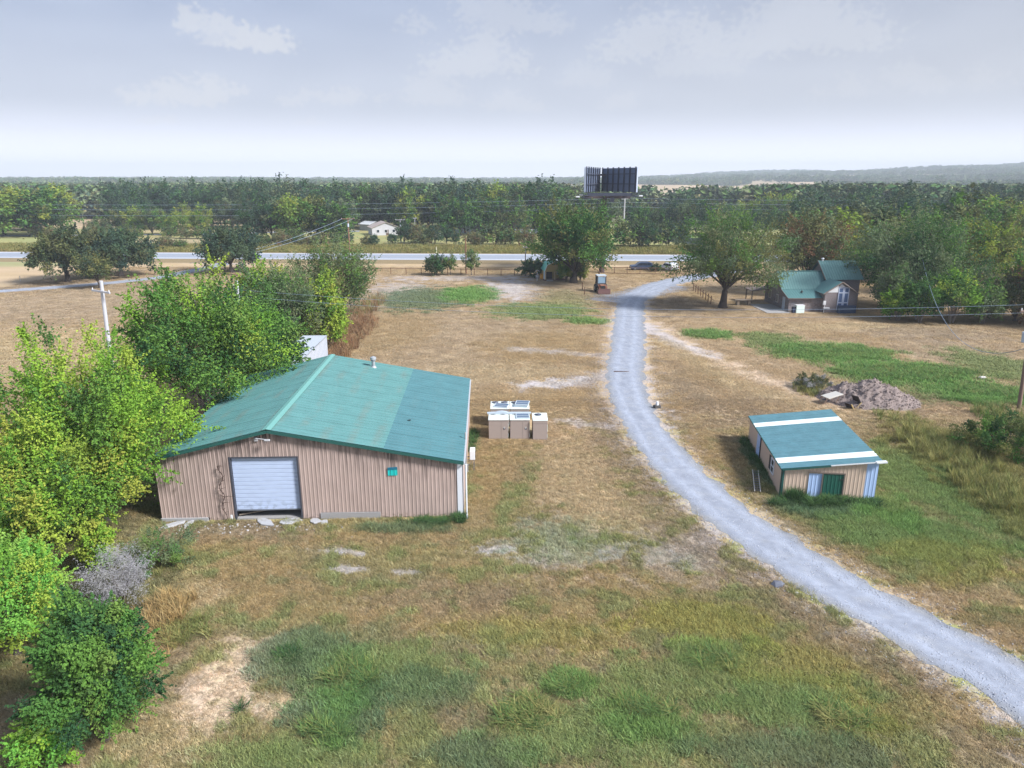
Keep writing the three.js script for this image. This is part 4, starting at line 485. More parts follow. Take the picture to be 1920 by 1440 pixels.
// ---- cars
function car(name, label, category, x, z, turn, paint, L, Hh, W) {
  const c = thing(name, label, category, x, z, turn), k = L / 4.8, s = new THREE.Shape(), m = mat(paint, 0.3, {}), pts = [[-2.38, 0.42], [-2.4, 0.8], [-2.25, 0.98], [-1.2, 1.08], [-0.55, 1.62], [-0.2, 1.7], [1.6, 1.72], [2.1, 1.55], [2.36, 1.05], [2.4, 0.5], [2.2, 0.36], [-2.2, 0.34]];
  pts.forEach(([a, b], i) => s[i ? 'lineTo' : 'moveTo'](a * k, b * Hh / 1.78));
  mesh('body', new THREE.ExtrudeGeometry(s, { depth: W - 0.2, bevelEnabled: true, bevelSize: 0.06, bevelThickness: 0.1, bevelSegments: 3 }).translate(0, 0, -(W - 0.2) / 2), m, c);
  const y = (v) => v * Hh / 1.78, quad = (q) => { const sh = new THREE.Shape(); q.forEach(([a, b], i) => sh[i ? 'lineTo' : 'moveTo'](a * k, y(b))); return sh; };
  for (const sd of [-1, 1]) for (const q of [[[-1.05, 1.12], [-0.5, 1.56], [0.1, 1.58], [0.1, 1.12]], [[0.18, 1.12], [0.18, 1.58], [1.0, 1.6], [1.05, 1.12]], [[1.13, 1.14], [1.1, 1.6], [1.75, 1.58], [1.95, 1.2]]]) mesh('side_window', new THREE.ExtrudeGeometry(quad(q), { depth: 0.02, bevelEnabled: false }).translate(0, 0, sd > 0 ? W / 2 + 0.004 : -W / 2 - 0.024), glassDark, c);
  mesh('windscreen', box(0.04, 0.78 * Hh / 1.78, W - 0.35, -0.92 * k, y(1.36), 0, 0, 0, -0.86), glassDark, c); mesh('rear_window', box(0.04, 0.5 * Hh / 1.78, W - 0.4, 2.31 * k, y(1.34), 0, 0, 0, 0.45), glassDark, c);
  for (const x0 of [-1.5, 1.45]) for (const sd of [-1, 1]) { const w = mesh('wheel', new THREE.TorusGeometry(0.27, 0.1, 10, 22).scale(1, 1, 1.2).translate(x0 * k, 0.37, sd * (W / 2 - 0.08)), black, c); mesh('rim', cyl(0.22, 0.22, 0.1, 16).rotateX(Math.PI / 2).translate(x0 * k, 0.37, sd * (W / 2 - 0.02) - 0.05), steel, w); }
  for (const sd of [-1, 1]) { mesh('headlight', rbox(0.1, 0.14, 0.34, 0.03, -2.38 * k, y(0.82), sd * (W / 2 - 0.3)), white, c); mesh('tail_light', rbox(0.08, 0.3, 0.2, 0.02, 2.42 * k, y(1.0), sd * (W / 2 - 0.16)), mat(A(150, 40, 36), 0.4), c); mesh('mirror', rbox(0.12, 0.14, 0.2, 0.03, -0.95 * k, y(1.16), sd * (W / 2 + 0.1)), m, c); }
  mesh('roof_rail', join([box(1.9 * k, 0.05, 0.05, 0.7 * k, y(1.84), -W / 2 + 0.25), box(1.9 * k, 0.05, 0.05, 0.7 * k, y(1.84), W / 2 - 0.25)]), steel, c); mesh('bumper', join([rbox(0.16, 0.24, W - 0.05, 0.05, -2.42 * k, y(0.52), 0), rbox(0.16, 0.24, W - 0.05, 0.05, 2.42 * k, y(0.52), 0)]), mat(A(80, 86, 98), 0.5), c);
  return c;
}
car('parked_car', 'dark navy sport utility vehicle parked on dry grass behind the pipe fence', 'car', 28.83, -159.45, 0.03, A(62, 78, 112), 4.9, 1.8, 1.95);
car('parked_car', 'white sport utility vehicle parked half behind the spreading tree', 'car', 34.82, -158.47, -1.15, A(225, 232, 245, 0.9), 4.7, 1.75, 1.9);
{ // ---- billboard seen from behind: two long faces meeting in a narrow V
  const b = thing('billboard', 'tall V shaped roadside billboard on a single brown post, seen from behind', 'billboard', 19.43, -154.67, 0);
  const back = mat(A(104, 120, 150), 0.8), rib = mat(A(62, 68, 90), 0.8), rim = mat(A(198, 212, 238), 0.6), br = mat(A(88, 74, 78), 0.8);
  mesh('post', cyl(0.62, 0.58, 15.6, 20), br, b);
  function face(x0, z0, x1, z1, n) {
    const g = sub('face', b), d = V(x1 - x0, 0, z1 - z0), L = d.length(), ang = Math.atan2(-d.z, d.x); g.position.set(x0, 16.9, z0); g.rotation.y = ang;
    const sgn = d.x > 0 ? 1 : -1;
    mesh('panel', box(L, 4.75, 0.12, L / 2, 2.4, 0), back, g);
    mesh('rim', join([box(0.16, 4.85, 0.3, L, 2.4, 0), box(L, 0.08, 0.28, L / 2, 4.8, 0)]), rim, g);
    for (let i = 0; i < n; i++) mesh('stringer', box(0.16, 5.1, 0.28, 0.3 + i * (L - 0.6) / (n - 1), 2.45, 0.22 * sgn), rib, g);
    for (const y of [1.6, 3.6]) mesh('rail', box(L, 0.14, 0.14, L / 2, y, 0.4 * sgn), rib, g);
  }
  face(0.5, -8, 6.0, 4.6, 7); face(-0.3, -8, -4.7, 5.6, 7);
  mesh('cross_beam', join([box(9.6, 0.7, 0.7, 0.6, 15.9, 0.2), box(0.5, 0.5, 12, 0, 15.9, -2.2), box(1.7, 0.25, 0.25, 0.1, 20.3, -6.5)]), br, b);
  mesh('catwalk', join([box(0.8, 0.08, 13.6, 3.4, 16.2, -1.7, 0.41), box(0.8, 0.08, 14, -3.0, 16.2, -1.2, -0.23), box(9.2, 0.6, 0.12, 0.6, 16.45, 4.2)]), rib, b);
  mesh('junction_box', box(0.8, 0.9, 0.4, 1.6, 15.3, 0.5), mat(A(112, 116, 134), 0.7), b);
  for (const [x, y, z] of [[-6.1, 16.0, 5.8], [-5.1, 16.3, 2.6], [6.6, 16.2, 6.2]]) { const l = mesh('lamp_arm', bar(V(x, y, z), V(x * 0.5, y - 0.3, z - 0.4), 0.06), rib, b); mesh('lamp_head', rbox(0.75, 0.26, 0.45, 0.06, x, y, z), white, l); }
}
{ // ---- pipe fence along the highway
  const pipe = mat(A(126, 96, 74), 0.85);
  const fence = (label, pts, every = 2.6, rails = [1.25], mesh2 = false) => {
    const f = thing('pipe_fence', label, 'fence', pts[0][0], pts[0][1]); const o = pts[0];
    for (let i = 0; i + 1 < pts.length; i++) { const [ax, az] = pts[i], [bx, bz] = pts[i + 1], L = Math.hypot(bx - ax, bz - az), n = Math.round(L / every); for (let k = 0; k < n; k++) { const t = k / n; mesh('post', cyl(0.07, 0.07, 1.4, 8, mixv(ax, bx, t) - o[0], 0, mixv(az, bz, t) - o[1]), pipe, f); } for (const y of rails) mesh('rail', bar(V(ax - o[0], y, az - o[1]), V(bx - o[0], y, bz - o[1]), 0.05), pipe, f); if (mesh2) { const w = []; for (let t = 0.02; t < 1; t += 0.3 / L) w.push(box(0.02, 1.2, 0.02, mixv(ax, bx, t) - o[0], 0.65, mixv(az, bz, t) - o[1])); mesh('wire_mesh', join(w), mat(A(150, 122, 96), 0.9), f).userData.kind = 'stuff'; } }
  };
  fence('rusty pipe fence along the pasture below the highway', [[-29, -151.94], [-19.22, -151.05], [3.35, -149.3]], 2.9);
  fence('rusty pipe and wire fence in front of the parked dark car', [[19.32, -153.75], [27.29, -151.94], [36.96, -151.94]], 3.2, [1.3, 0.1], true);
  fence('short rail fence leading to the tree by the cottage', [[32.86, -128.32], [31.9, -111.36]], 2.2, [1.0]);
  for (const [x, z] of [[12.71, -123.94], [12.88, -129.63]]) tag(mesh('fence_post', join([cyl(0.08, 0.07, 1.3, 8, x, 0, z)]), rustBrown), 'short dark post standing left of the backhoe', 'post', 'posts left of the backhoe');
}
{ // ---- utility poles and wires
  const wd = mat(A(150, 112, 90), 0.9), pale = mat(A(206, 210, 222), 0.85), wire = mat(A(150, 170, 196), 0.6);
  function pole(label, x, z, h, r, m, arm, tr, lean = 0, group) {
    const p = thing('utility_pole', label, 'utility pole', x, z, arm?.[2] ?? 0, group); p.rotation.z = lean;
    mesh('shaft', cyl(r, r * 0.75, h, 12), m, p);
    if (arm) { const a = mesh('crossarm', box(arm[0], 0.16, 0.14, 0, h - arm[1], 0.16), m, p); for (const s of [-1, 0.35, 1]) mesh('insulator', cyl(0.05, 0.04, 0.2, 8, s * (arm[0] / 2 - 0.1), h - arm[1] + 0.08, 0.16), white, a); }
    if (tr) { const q = mesh('transformer', join([cyl(0.26, 0.26, 0.8, 14, tr[0], tr[1], 0.1), cyl(0.28, 0.24, 0.08, 14, tr[0], tr[1] + 0.8, 0.1)]), mat(A(200, 212, 228), 0.5), p); mesh('bushing', cyl(0.05, 0.03, 0.22, 8, tr[0], tr[1] + 0.88, 0.1), white, q); }
    return p;
  }
  pole('leaning whitewashed pole with crossarm behind the yellow green tree', -41.37, -70.97, 9.6, 0.22, pale, [2.5, 1.05, -0.4], null, -0.05);
  pole('white pole top with bracket among the trees behind the barn', -28.34, -73.14, 9.3, 0.17, pale, [0.9, 0.7, -0.6], null, 0);
  pole('brown wooden pole with crossarm and transformer on the far side of the highway', -44.76, -198.36, 9.4, 0.2, wd, [3.6, 0.25, 0.1], [0.0, 7.0], 0);
  pole('wooden pole with transformers at the edge of the right pasture', 44.4, -59.2, 9.6, 0.17, mat(A(140, 118, 108), 0.9), [2.4, 0.9, 0.0], [-0.42, 6.0], 0.055);
  pole('tall grey pole beyond the highway right of the billboard', 40.9, -266, 13.2, 0.34, mat(A(190, 192, 200), 0.8), [2.4, 0.5, 0.1]);
  pole('grey pole with transformer in front of the white farmhouse', -35.61, -231.57, 7.35, 0.18, mat(A(170, 170, 178), 0.85), [3, 0.2, 0.2], [0, 5.19]);
  pole('grey light pole beside the white farmhouse', -31.53, -235.7, 7.47, 0.16, mat(A(170, 172, 182), 0.85), [1.2, 0.05, 0.2]);
  pole('short wooden pole standing behind the pipe fence', -9.83, -152.84, 7.42, 0.16, wd, null);
  pole('thin grey pole beside the dark hedge at the playhouse', 2.79, -149.3, 6.06, 0.13, mat(A(140, 138, 140), 0.85), [1.2, 0.2, 0.3]);
  pole('grey pole rising from the bushes by the cottage', 57.71, -100.19, 6.02, 0.15, mat(A(165, 165, 165), 0.85), null);
  tag(mesh('marker_post', join([cyl(0.1, 0.1, 1.9, 8, 0, 0.2, 0), box(0.22, 0.5, 0.06, 0, 1.7, 0)]), mat(A(226, 220, 190), 0.7)), 'pale marker post on the far shoulder of the highway', 'post').position.set(-20.3, 0, -193);
  tag(mesh('marker_post', join([cyl(0.05, 0.05, 1.0, 8, 0, 0, 0), box(0.12, 0.25, 0.04, 0, 0.9, 0)]), mat(A(226, 226, 224), 0.7)), 'small white stake in the field left of the oaks', 'post').position.set(-97.5, 0, -141);
  const line = (label, a, b, sag, r, group) => { const pts = []; for (let i = 0; i <= 16; i++) { const t = i / 16; pts.push(V(mixv(a[0], b[0], t), mixv(a[1], b[1], t) - 4 * sag * t * (1 - t), mixv(a[2], b[2], t))); } tag(mesh('power_line', new THREE.TubeGeometry(new THREE.CatmullRomCurve3(pts), 40, r, 5), wire), label, 'power line', group); };
  for (const [y, s] of [[12.6, 1.6], [11.2, 1.9], [9.6, 2.3]]) { line('power line stretched across the wood beyond the highway, left of the tall grey pole', [-230, y - 0.5, -250], [40.9, y + 0.4, -266], s, 0.03, 'power lines left of the tall grey pole'); line('power line stretched right of the tall grey pole beyond the highway', [40.9, y + 0.4, -266], [320, y + 1.5, -290], s, 0.03, 'power lines right of the tall grey pole'); }
  for (const dx of [-1.6, 1.2]) line('wire slanting down from the brown pole across the highway', [-44.4 + dx, 9.2, -197], [-66 + dx, 2.5, -150], 1.2, 0.035, 'wires from the brown pole');
  for (const dy of [0, -0.7]) line('wire running from the right pasture pole past the cottage', [44.3, 9.2 + dy, -59.2], [-36, 8.2 + dy, -78], 1.4, 0.013, 'wires from the pasture pole');
  line('service cable drooping from the bush pole down towards the pasture pole', [59.5, 8.4, -104], [44.4, 5.6, -59.2], 5.2, 0.025);
}
{ // ---- gravel heap with junk
  const S = 60, L = 9.2, Wd = 6.2, pos = [], idx = [], uv = [];
  for (let j = 0; j <= S; j++) for (let i = 0; i <= S; i++) { const u = i / S * 2 - 1, v = j / S * 2 - 1; const q = (cx, cz, r, h) => h * Math.max(0, 1 - Math.hypot((u - cx) / r, (v - cz) / (r * 1.15)) ** 1.15); let y = Math.max(q(0.05, 0, 0.95, 1.95), q(-0.42, -0.15, 0.55, 1.6), q(0.5, 0.1, 0.5, 0.9)); if (y > 0) y += 0.22 * n2(u * 4, v * 3) * Math.min(1, y) + 0.1 * n2b(u * 13, v * 10) * Math.min(1, y * 2); pos.push(u * L / 2, Math.max(-0.05, y - 0.04), v * Wd / 2); uv.push(u * L / 4, v * Wd / 4); }
  for (let j = 0; j < S; j++) for (let i = 0; i < S; i++) { const a = j * (S + 1) + i; idx.push(a, a + S + 1, a + 1, a + 1, a + S + 1, a + S + 2); }
  const heapTex = texture(512, 512, (x, y) => { const a = x / 512 * 6.2832, b = y / 512 * 6.2832, v = 1 + 0.2 * n3(Math.cos(a) * 3, Math.sin(a) * 3, Math.sin(b) * 3) + 0.35 * n3(Math.cos(a) * 26, Math.sin(a) * 26, Math.sin(b) * 26); const c = A(156, 142, 140, 0.66); return [c.r * v, c.g * v, c.b * v]; });
  const o = mesh('gravel_heap', geoOf(pos, uv, idx), mat(0xffffff, 0.95, { map: heapTex, bumpMap: heapTex, bumpScale: 0.12 })); o.position.set(32.3, 0, -61.6); o.rotation.y = -0.12; o.geometry.computeVertexNormals();
  tag(o, 'mauve grey heap of rubble and gravel behind the small shed', 'heap');
  const r = rngOf(31), N = 2600, st = new THREE.InstancedMesh(stone, mat(0xffffff, 0.95), N), M = new THREE.Object3D(), c = new THREE.Color(); st.name = 'heap_stones';
  for (let i = 0; i < N; i++) { const k = Math.floor(r() * (S + 1)) * (S + 1) + Math.floor(r() * (S + 1)); if (pos[3 * k + 1] < 0.02) { M.scale.setScalar(0.0001); M.position.set(0, -0.3, 0); } else { M.position.set(pos[3 * k] + (r() - 0.5) * 0.2, pos[3 * k + 1] + 0.01, pos[3 * k + 2] + (r() - 0.5) * 0.2); const s = 0.03 + 0.09 * r() * r(); M.scale.set(s * (0.8 + r()), s * 0.8, s * (0.8 + r() * 0.6)); } M.rotation.set(r() * 6, r() * 6, r() * 6); M.updateMatrix(); st.setMatrixAt(i, M.matrix); const v = 0.5 + 0.9 * r(); c.copy(A(160, 146, 142, 0.66)).multiplyScalar(v); st.setColorAt(i, c); }
  st.position.copy(o.position); st.rotation.copy(o.rotation); shadows(st); scene.add(st); tag(st, 'loose stones covering the gravel heap', 'stones', null, 'stuff');
  const bx = thing('wooden_crate', 'dark wooden crate tipped on its edge in front of the gravel heap', 'crate', 30.08, -59.47, 0.5, null, 0.15); bx.rotation.z = 0.65;
  mesh('side', join([box(1.0, 0.05, 0.7, 0, 0, 0), box(0.05, 0.8, 0.7, -0.5, 0.4, 0), box(0.05, 0.8, 0.7, 0.5, 0.4, 0)]), mat(A(72, 64, 66), 0.9), bx); mesh('rim', join([box(1.08, 0.06, 0.08, 0, 0.0, 0.36), box(0.08, 0.86, 0.08, -0.5, 0.4, 0.36)]), mat(A(196, 172, 120), 0.8), bx);
  const wb = thing('wheelbarrow', 'overturned pale wheelbarrow among the junk left of the heap', 'wheelbarrow', 28.45, -61.03, 0.3);
  mesh('tray', new THREE.ExtrudeGeometry((() => { const s = new THREE.Shape(); s.moveTo(-0.8, 0.7); s.lineTo(0.7, 0.95); s.lineTo(0.75, 0.9); s.lineTo(-0.7, 0.62); return s; })(), { depth: 0.9, bevelEnabled: true, bevelSize: 0.03, bevelThickness: 0.04, bevelSegments: 2 }), mat(A(206, 204, 200), 0.6), wb); mesh('frame', join([bar(V(-0.8, 0.65, 0.1), V(-1.15, 0.1, 0.1), 0.03), bar(V(-0.8, 0.65, 0.8), V(-1.15, 0.1, 0.8), 0.03), bar(V(0.5, 0.85, 0.1), V(0.2, 0, 0.2), 0.03), bar(V(0.5, 0.85, 0.8), V(0.2, 0, 0.7), 0.03), bar(V(-1.15, 0.1, 0.1), V(-0.3, 0.05, 0.45), 0.03)]), mat(A(170, 140, 120), 0.8), wb);
}
{ // ---- far farm buildings, each with openings
  function house(label, x, z, w, d, eave, ridge, turn, wallC, roofC, wins = 3, name = 'farm_house', category = 'house') {
    const h = thing(name, label, category, x, z, turn), s = new THREE.Shape(); s.moveTo(-w / 2, 0); s.lineTo(w / 2, 0); s.lineTo(w / 2, eave); s.lineTo(0, ridge); s.lineTo(-w / 2, eave);
    mesh('wall', new THREE.ExtrudeGeometry(s, { depth: d, bevelEnabled: false }).translate(0, 0, -d), mat(wallC, 0.8), h);
    const a = Math.atan2(ridge - eave, w / 2), L = Math.hypot(ridge - eave, w / 2) + 0.4; for (const q of [-1, 1]) mesh('roof_slope', box(L, 0.14, d + 0.8, q * Math.cos(a) * L / 2, ridge + 0.08 - Math.sin(a) * L / 2, -d / 2, 0, 0, -q * a), mat(roofC, 0.7), h);
    for (let i = 0; i < wins; i++) { const wn = mesh('window', box(0.9, 1.1, 0.08, -w / 2 + (i + 0.75) * w / (wins + 0.5), eave * 0.55, 0.02), glassDark, h); mesh('frame', join([box(1.1, 0.1, 0.1, 0, 0.55, 0), box(1.1, 0.1, 0.1, 0, -0.55, 0), box(0.1, 1.1, 0.1, -0.5, 0, 0), box(0.1, 1.1, 0.1, 0.5, 0, 0)]).translate(-w / 2 + (i + 0.75) * w / (wins + 0.5), eave * 0.55, 0.04), white, wn); }
    mesh('door', box(0.95, 2.0, 0.06, w * 0.05, 1.0, 0.03), mat(A(110, 90, 84), 0.7), h); return h;
  }
  house('white gabled farmhouse across the highway beside the grey poles', -45.92, -263.9, 10, 9, 2.7, 4.6, 0.35, A(206, 208, 218), A(190, 176, 172));
  house('low grey shed with bluish roof among trees across the highway', -18.22, -274.82, 9, 8, 2.4, 4.2, -0.7, A(190, 196, 205), A(116, 132, 158), 2);
  house('long low pale outbuilding behind the grey shed', -21.79, -296.23, 16, 5, 2.0, 2.8, 0.05, A(196, 200, 205), A(206, 214, 222), 4, 'outbuilding', 'outbuilding');
  house('cream gabled house in the far left trees', -248.37, -422.23, 9, 8, 3.4, 6.0, 0.2, A(190, 184, 180), A(150, 146, 150), 2);
  house('dark roofed house under bare branches on the far left', -213.55, -415.71, 13, 9, 3.0, 6.4, -1.2, A(150, 140, 140), A(88, 92, 116), 3);
  house('house with grey blue roof before the far left wood', -173.97, -397.31, 12, 8, 3.2, 6.4, -1.1, A(170, 164, 160), A(104, 116, 150), 3);
  house('bright roofed outbuilding behind the farmhouse', -54.6, -289.79, 6, 6, 2.4, 3.4, 0.9, A(200, 205, 215), A(215, 220, 230), 1, 'outbuilding', 'outbuilding');
  const cols = [A(214, 220, 232, 0.85), A(120, 130, 150), A(196, 206, 222), A(90, 96, 110), A(222, 226, 232, 0.85), A(150, 160, 176), A(208, 212, 220), A(110, 60, 56)];
  for (let i = 0; i < 8; i++) car('stored_car', ['white', 'slate grey', 'pale grey', 'charcoal', 'bright white', 'grey blue', 'light silver', 'dull red'][i] + ' car in the row of stored vehicles across the highway', 'car', 0.2 + i * 2.9, -271 - (i % 2) * 1.5, 1.2 + 0.3 * Math.sin(i * 2), cols[i], 4.5, 1.5, 1.8);
  car('farm_truck', 'dark vehicle parked between the farmhouse and the light pole', 'car', -38.54, -261.3, 0.5, A(92, 98, 112), 5, 1.8, 1.9); car('farm_truck', 'white vehicle parked before the grey shed across the highway', 'car', -27.15, -253.79, 0.1, A(226, 230, 236, 0.85), 4.8, 1.6, 1.9);
  const m = thing('radio_mast', 'thin lattice radio mast on the far right ridge', 'mast', 2130, -3050, 0, null, hillsAt(2130, -3050)); mesh('lattice', join([0, 1, 2].map((i) => bar(V(Math.cos(i * 2.1) * 1.4, 0, Math.sin(i * 2.1) * 1.4), V(0, 62, 0), 0.35)).concat([12, 24, 36, 48].map((y) => box(1.6, 0.3, 1.6, 0, y, 0)))), mat(A(150, 156, 170), 0.7), m); mesh('antenna', join([box(3, 4, 3, 0, 44, 0), box(2.4, 4, 2.4, 0, 58, 0)]), mat(A(186, 190, 200), 0.7), m);
}

// ---------------------------------------------------------------- trees
const bark = (r, g, b) => mat(A(r, g, b, 0.75), 0.95, { bumpMap: bumpTex, bumpScale: 0.03 });
const barkGrey = bark(96, 88, 86), barkDark = bark(72, 64, 62), barkPale = bark(150, 142, 138);
const leafMat = new THREE.MeshPhysicalMaterial({ color: 0xffffff, vertexColors: true, roughness: 1, transmission: 0.3, thickness: 0, side: THREE.DoubleSide, specularIntensity: 0.25 });
const LEAF = {       // leaf colours
  lime: [[126, 170, 60], [146, 182, 66], [106, 152, 56], [164, 184, 76]], gold: [[156, 172, 70], [166, 172, 76], [132, 156, 64], [144, 168, 68]], mid: [[84, 130, 62], [104, 146, 66], [72, 114, 62], [118, 148, 72]], deep: [[58, 100, 62], [70, 112, 60], [46, 84, 56], [84, 118, 64]],
  sage: [[112, 132, 100], [124, 140, 104], [96, 118, 90], [134, 142, 104]], oak: [[66, 86, 62], [78, 92, 62], [56, 76, 66], [92, 96, 66]], blue: [[62, 88, 76], [54, 78, 74], [72, 98, 74], [84, 104, 76]], olive: [[118, 122, 74], [104, 112, 70], [132, 132, 80], [96, 108, 66]], bright: [[108, 172, 74], [128, 184, 82], [94, 150, 66], [146, 184, 88]], grey: [[182, 182, 190], [168, 168, 178], [190, 190, 194]], brown: [[150, 122, 90], [134, 104, 80], [166, 138, 100], [120, 100, 84]], rust: [[136, 100, 78], [120, 110, 76], [104, 104, 70]],
};
const pal = (k, s = 0.9) => LEAF[k].map(([r, g, b]) => [lin(r) * s, lin(g) * s, lin(b) * s]);
// one crown: clumps of small folded leaf faces round the ends of limbs, and the trunk with those limbs
function growTree(o) {
  const r = rngOf(o.seed), { H, R, base = 0.25, n = 60, leaves = 6000, size = 0.25, clump = 0.26, up = 1, droop = 0, trunkR = H * 0.022, flat = 1, Rz = R, inner = 0.4, bush = false, lop = 0.18, stems = 1, point = 0 } = o;
  const cols = o.cols.map((c) => pal(c)).flat(), cy = (base + 1) / 2 * H, ry = (1 - base) * H / 2 * flat, C = [];
  for (let i = 0; i < n; i++) {
    const yy = 1 - 1.78 * (i + 0.5) / n, a = i * 2.39996 + r() * 0.9, q = Math.sqrt(Math.max(0, 1 - yy * yy)), rad = (inner + (1 - inner) * Math.pow(r(), 0.6)) * (1 + lop * 2 * n3(Math.cos(a) * 1.1 + o.seed, yy * 1.1, Math.sin(a) * 1.1)) * (1 - point * Math.max(0, yy) * 0.55);
    const cr = clump * Math.min(R, ry * 1.3) * (0.65 + 0.7 * r()), k = Math.max(0.2, 1 - cr * 0.6 / R);
    C.push({ p: V(R * k * rad * q * Math.cos(a), cy + ry * (1 - cr * 0.5 / ry) * rad * yy - droop * R * 0.35 * q * q * rad, Rz * k * rad * q * Math.sin(a)), r: cr, tint: r(), c: Math.floor(r() * cols.length), m: r() });
  }
  const shoots = o.shoots ?? 0.35; for (const q of C) q.s = [0, 1, 2, 3, 4].map(() => { const v = V(r() - 0.5, (r() - 0.25) * (1 + (up - 1) * 1.5), r() - 0.5).addScaledVector(V(q.p.x / R, (q.p.y - cy) / ry, q.p.z / Rz), 0.9).normalize(); return v.multiplyScalar(q.r * (1.1 + 0.9 * r())); });
  const per = Math.max(4, Math.round(leaves / n)), T = n * per, pos = new Float32Array(T * 12), col = new Float32Array(T * 12), idx = new Uint32Array(T * 6), d = V(0, 0, 0), nn = V(0, 0, 0), t = V(0, 0, 0), b = V(0, 0, 0), rv = () => { let x, y, z, l; do { x = r() * 2 - 1; y = r() * 2 - 1; z = r() * 2 - 1; l = x * x + y * y + z * z; } while (l > 1 || l < 0.01); l = Math.sqrt(l); return [x / l, y / l, z / l]; };
  let at = 0;
  for (const c of C) for (let j = 0; j < per; j++) {
    d.set(...rv()); const q = c.r * (0.25 + 0.8 * Math.pow(r(), 0.55)) * (1 + 0.35 * n3(d.x * 2 + c.tint * 50, d.y * 2, d.z * 2));
    let x = c.p.x + d.x * q, y = Math.max(size * 0.4, c.p.y + d.y * q * up - droop * Math.abs(d.x + d.z) * q * 0.4), z = c.p.z + d.z * q;
    if (r() < shoots) { const v = c.s[Math.floor(r() * 5)], t0 = Math.pow(r(), 0.7), k = c.r * 0.2 * (1.15 - t0); x = c.p.x + v.x * t0 + d.x * k; y = Math.max(size * 0.4, c.p.y + v.y * t0 + d.y * k); z = c.p.z + v.z * t0 + d.z * k; }
    nn.copy(d).multiplyScalar(0.7).add(V(0, 0.55, 0)).add(V(...rv()).multiplyScalar(0.75)).normalize(); t.set(...rv()); t.cross(nn).normalize(); if (droop) t.y -= droop * 0.8; b.crossVectors(nn, t).normalize();
    const L = size * (0.6 + 0.75 * r()), w = L * (o.narrow || 0.62), f = L * 0.16;
    const P = [[t.x * L / 2, t.y * L / 2, t.z * L / 2], [b.x * w / 2 + nn.x * f, b.y * w / 2 + nn.y * f, b.z * w / 2 + nn.z * f], [-t.x * L / 2, -t.y * L / 2, -t.z * L / 2], [-b.x * w / 2 + nn.x * f, -b.y * w / 2 + nn.y * f, -b.z * w / 2 + nn.z * f]];
    const c0 = cols[c.c], c1 = cols[Math.floor(r() * cols.length)], mk = 0.35 * r(), v = 0.89 + 0.22 * r();
    for (let k = 0; k < 4; k++) { const i = at * 12 + k * 3; pos[i] = x + P[k][0]; pos[i + 1] = y + P[k][1]; pos[i + 2] = z + P[k][2]; for (let e = 0; e < 3; e++) col[i + e] = mixv(c0[e], c1[e], mk) * v; }
    const i = at * 4; idx.set([i, i + 1, i + 2, i, i + 2, i + 3], at * 6); at++;
  }
  const crown = geoOf(pos, null, idx, col), wood = [], fork = V(0.1 * R * (r() - 0.5), Math.max(0.3, base * H * (bush ? 0.35 : 0.9)), 0.1 * R * (r() - 0.5));
  const limb = (a, m, e, r0, r1, nseg = 4) => { const cv = new THREE.QuadraticBezierCurve3(a, m, e); let p = a; for (let i = 1; i <= nseg; i++) { const q = cv.getPoint(i / nseg); wood.push(bar(p, q, mixv(r0, r1, (i - 1) / nseg), mixv(r0, r1, i / nseg), o.sides || 6)); p = q; } };
  if (stems > 1 || bush) for (let i = 0; i < Math.max(3, stems); i++) { const a = i * 2.4 + r(); limb(V(Math.cos(a) * 0.15 * R * 0.4, -0.1, Math.sin(a) * 0.15 * R * 0.4), V(Math.cos(a) * R * 0.15, H * 0.25, Math.sin(a) * R * 0.15), V(Math.cos(a) * R * 0.35, H * 0.6, Math.sin(a) * R * 0.35), trunkR * 0.7, trunkR * 0.25); }
  else { limb(V(0, -0.15, 0), V((r() - 0.5) * 0.04 * H, fork.y * 0.5, (r() - 0.5) * 0.03 * H), fork, trunkR * 1.25, trunkR * 0.85); wood.push(bar(V(0, -0.1, 0), V(0, 0.5 * trunkR * 4, 0), trunkR * 1.7, trunkR * 1.1, 8)); limb(fork, V(fork.x + (r() - 0.5) * R * 0.2, (fork.y + H) / 2, fork.z + (r() - 0.5) * R * 0.2), V(0, H * 0.86, 0), trunkR * 0.7, trunkR * 0.12); }
  const nl = o.limbs ?? Math.min(n, 26); for (let i = 0; i < nl; i++) { const c = C[Math.floor(i * n / nl)], s = i < nl * 0.5 ? fork : fork.clone().lerp(V(0, H * 0.8, 0), 0.35 * r()); limb(s.clone(), s.clone().lerp(c.p, 0.5).add(V(0, 0.12 * H * (r() - 0.1), 0)), c.p.clone(), trunkR * (0.28 + 0.22 * r()), trunkR * 0.06); }
  return { crown, trunk: join(wood) };
}
function plant(g, name, label, category, x, z, o = {}) {
  const t = thing(name, label, category, x, z, o.turn || 0, o.group); if (o.scale) t.scale.set(...(Array.isArray(o.scale) ? o.scale : [o.scale, o.scale, o.scale]));
  mesh('trunk', g.trunk, o.bark || barkGrey, t); mesh('crown', g.crown, o.leaf || leafMat, t); return t;
}
const solo = (name, label, category, x, z, o) => plant(growTree(o), name, label, category, x, z, o);

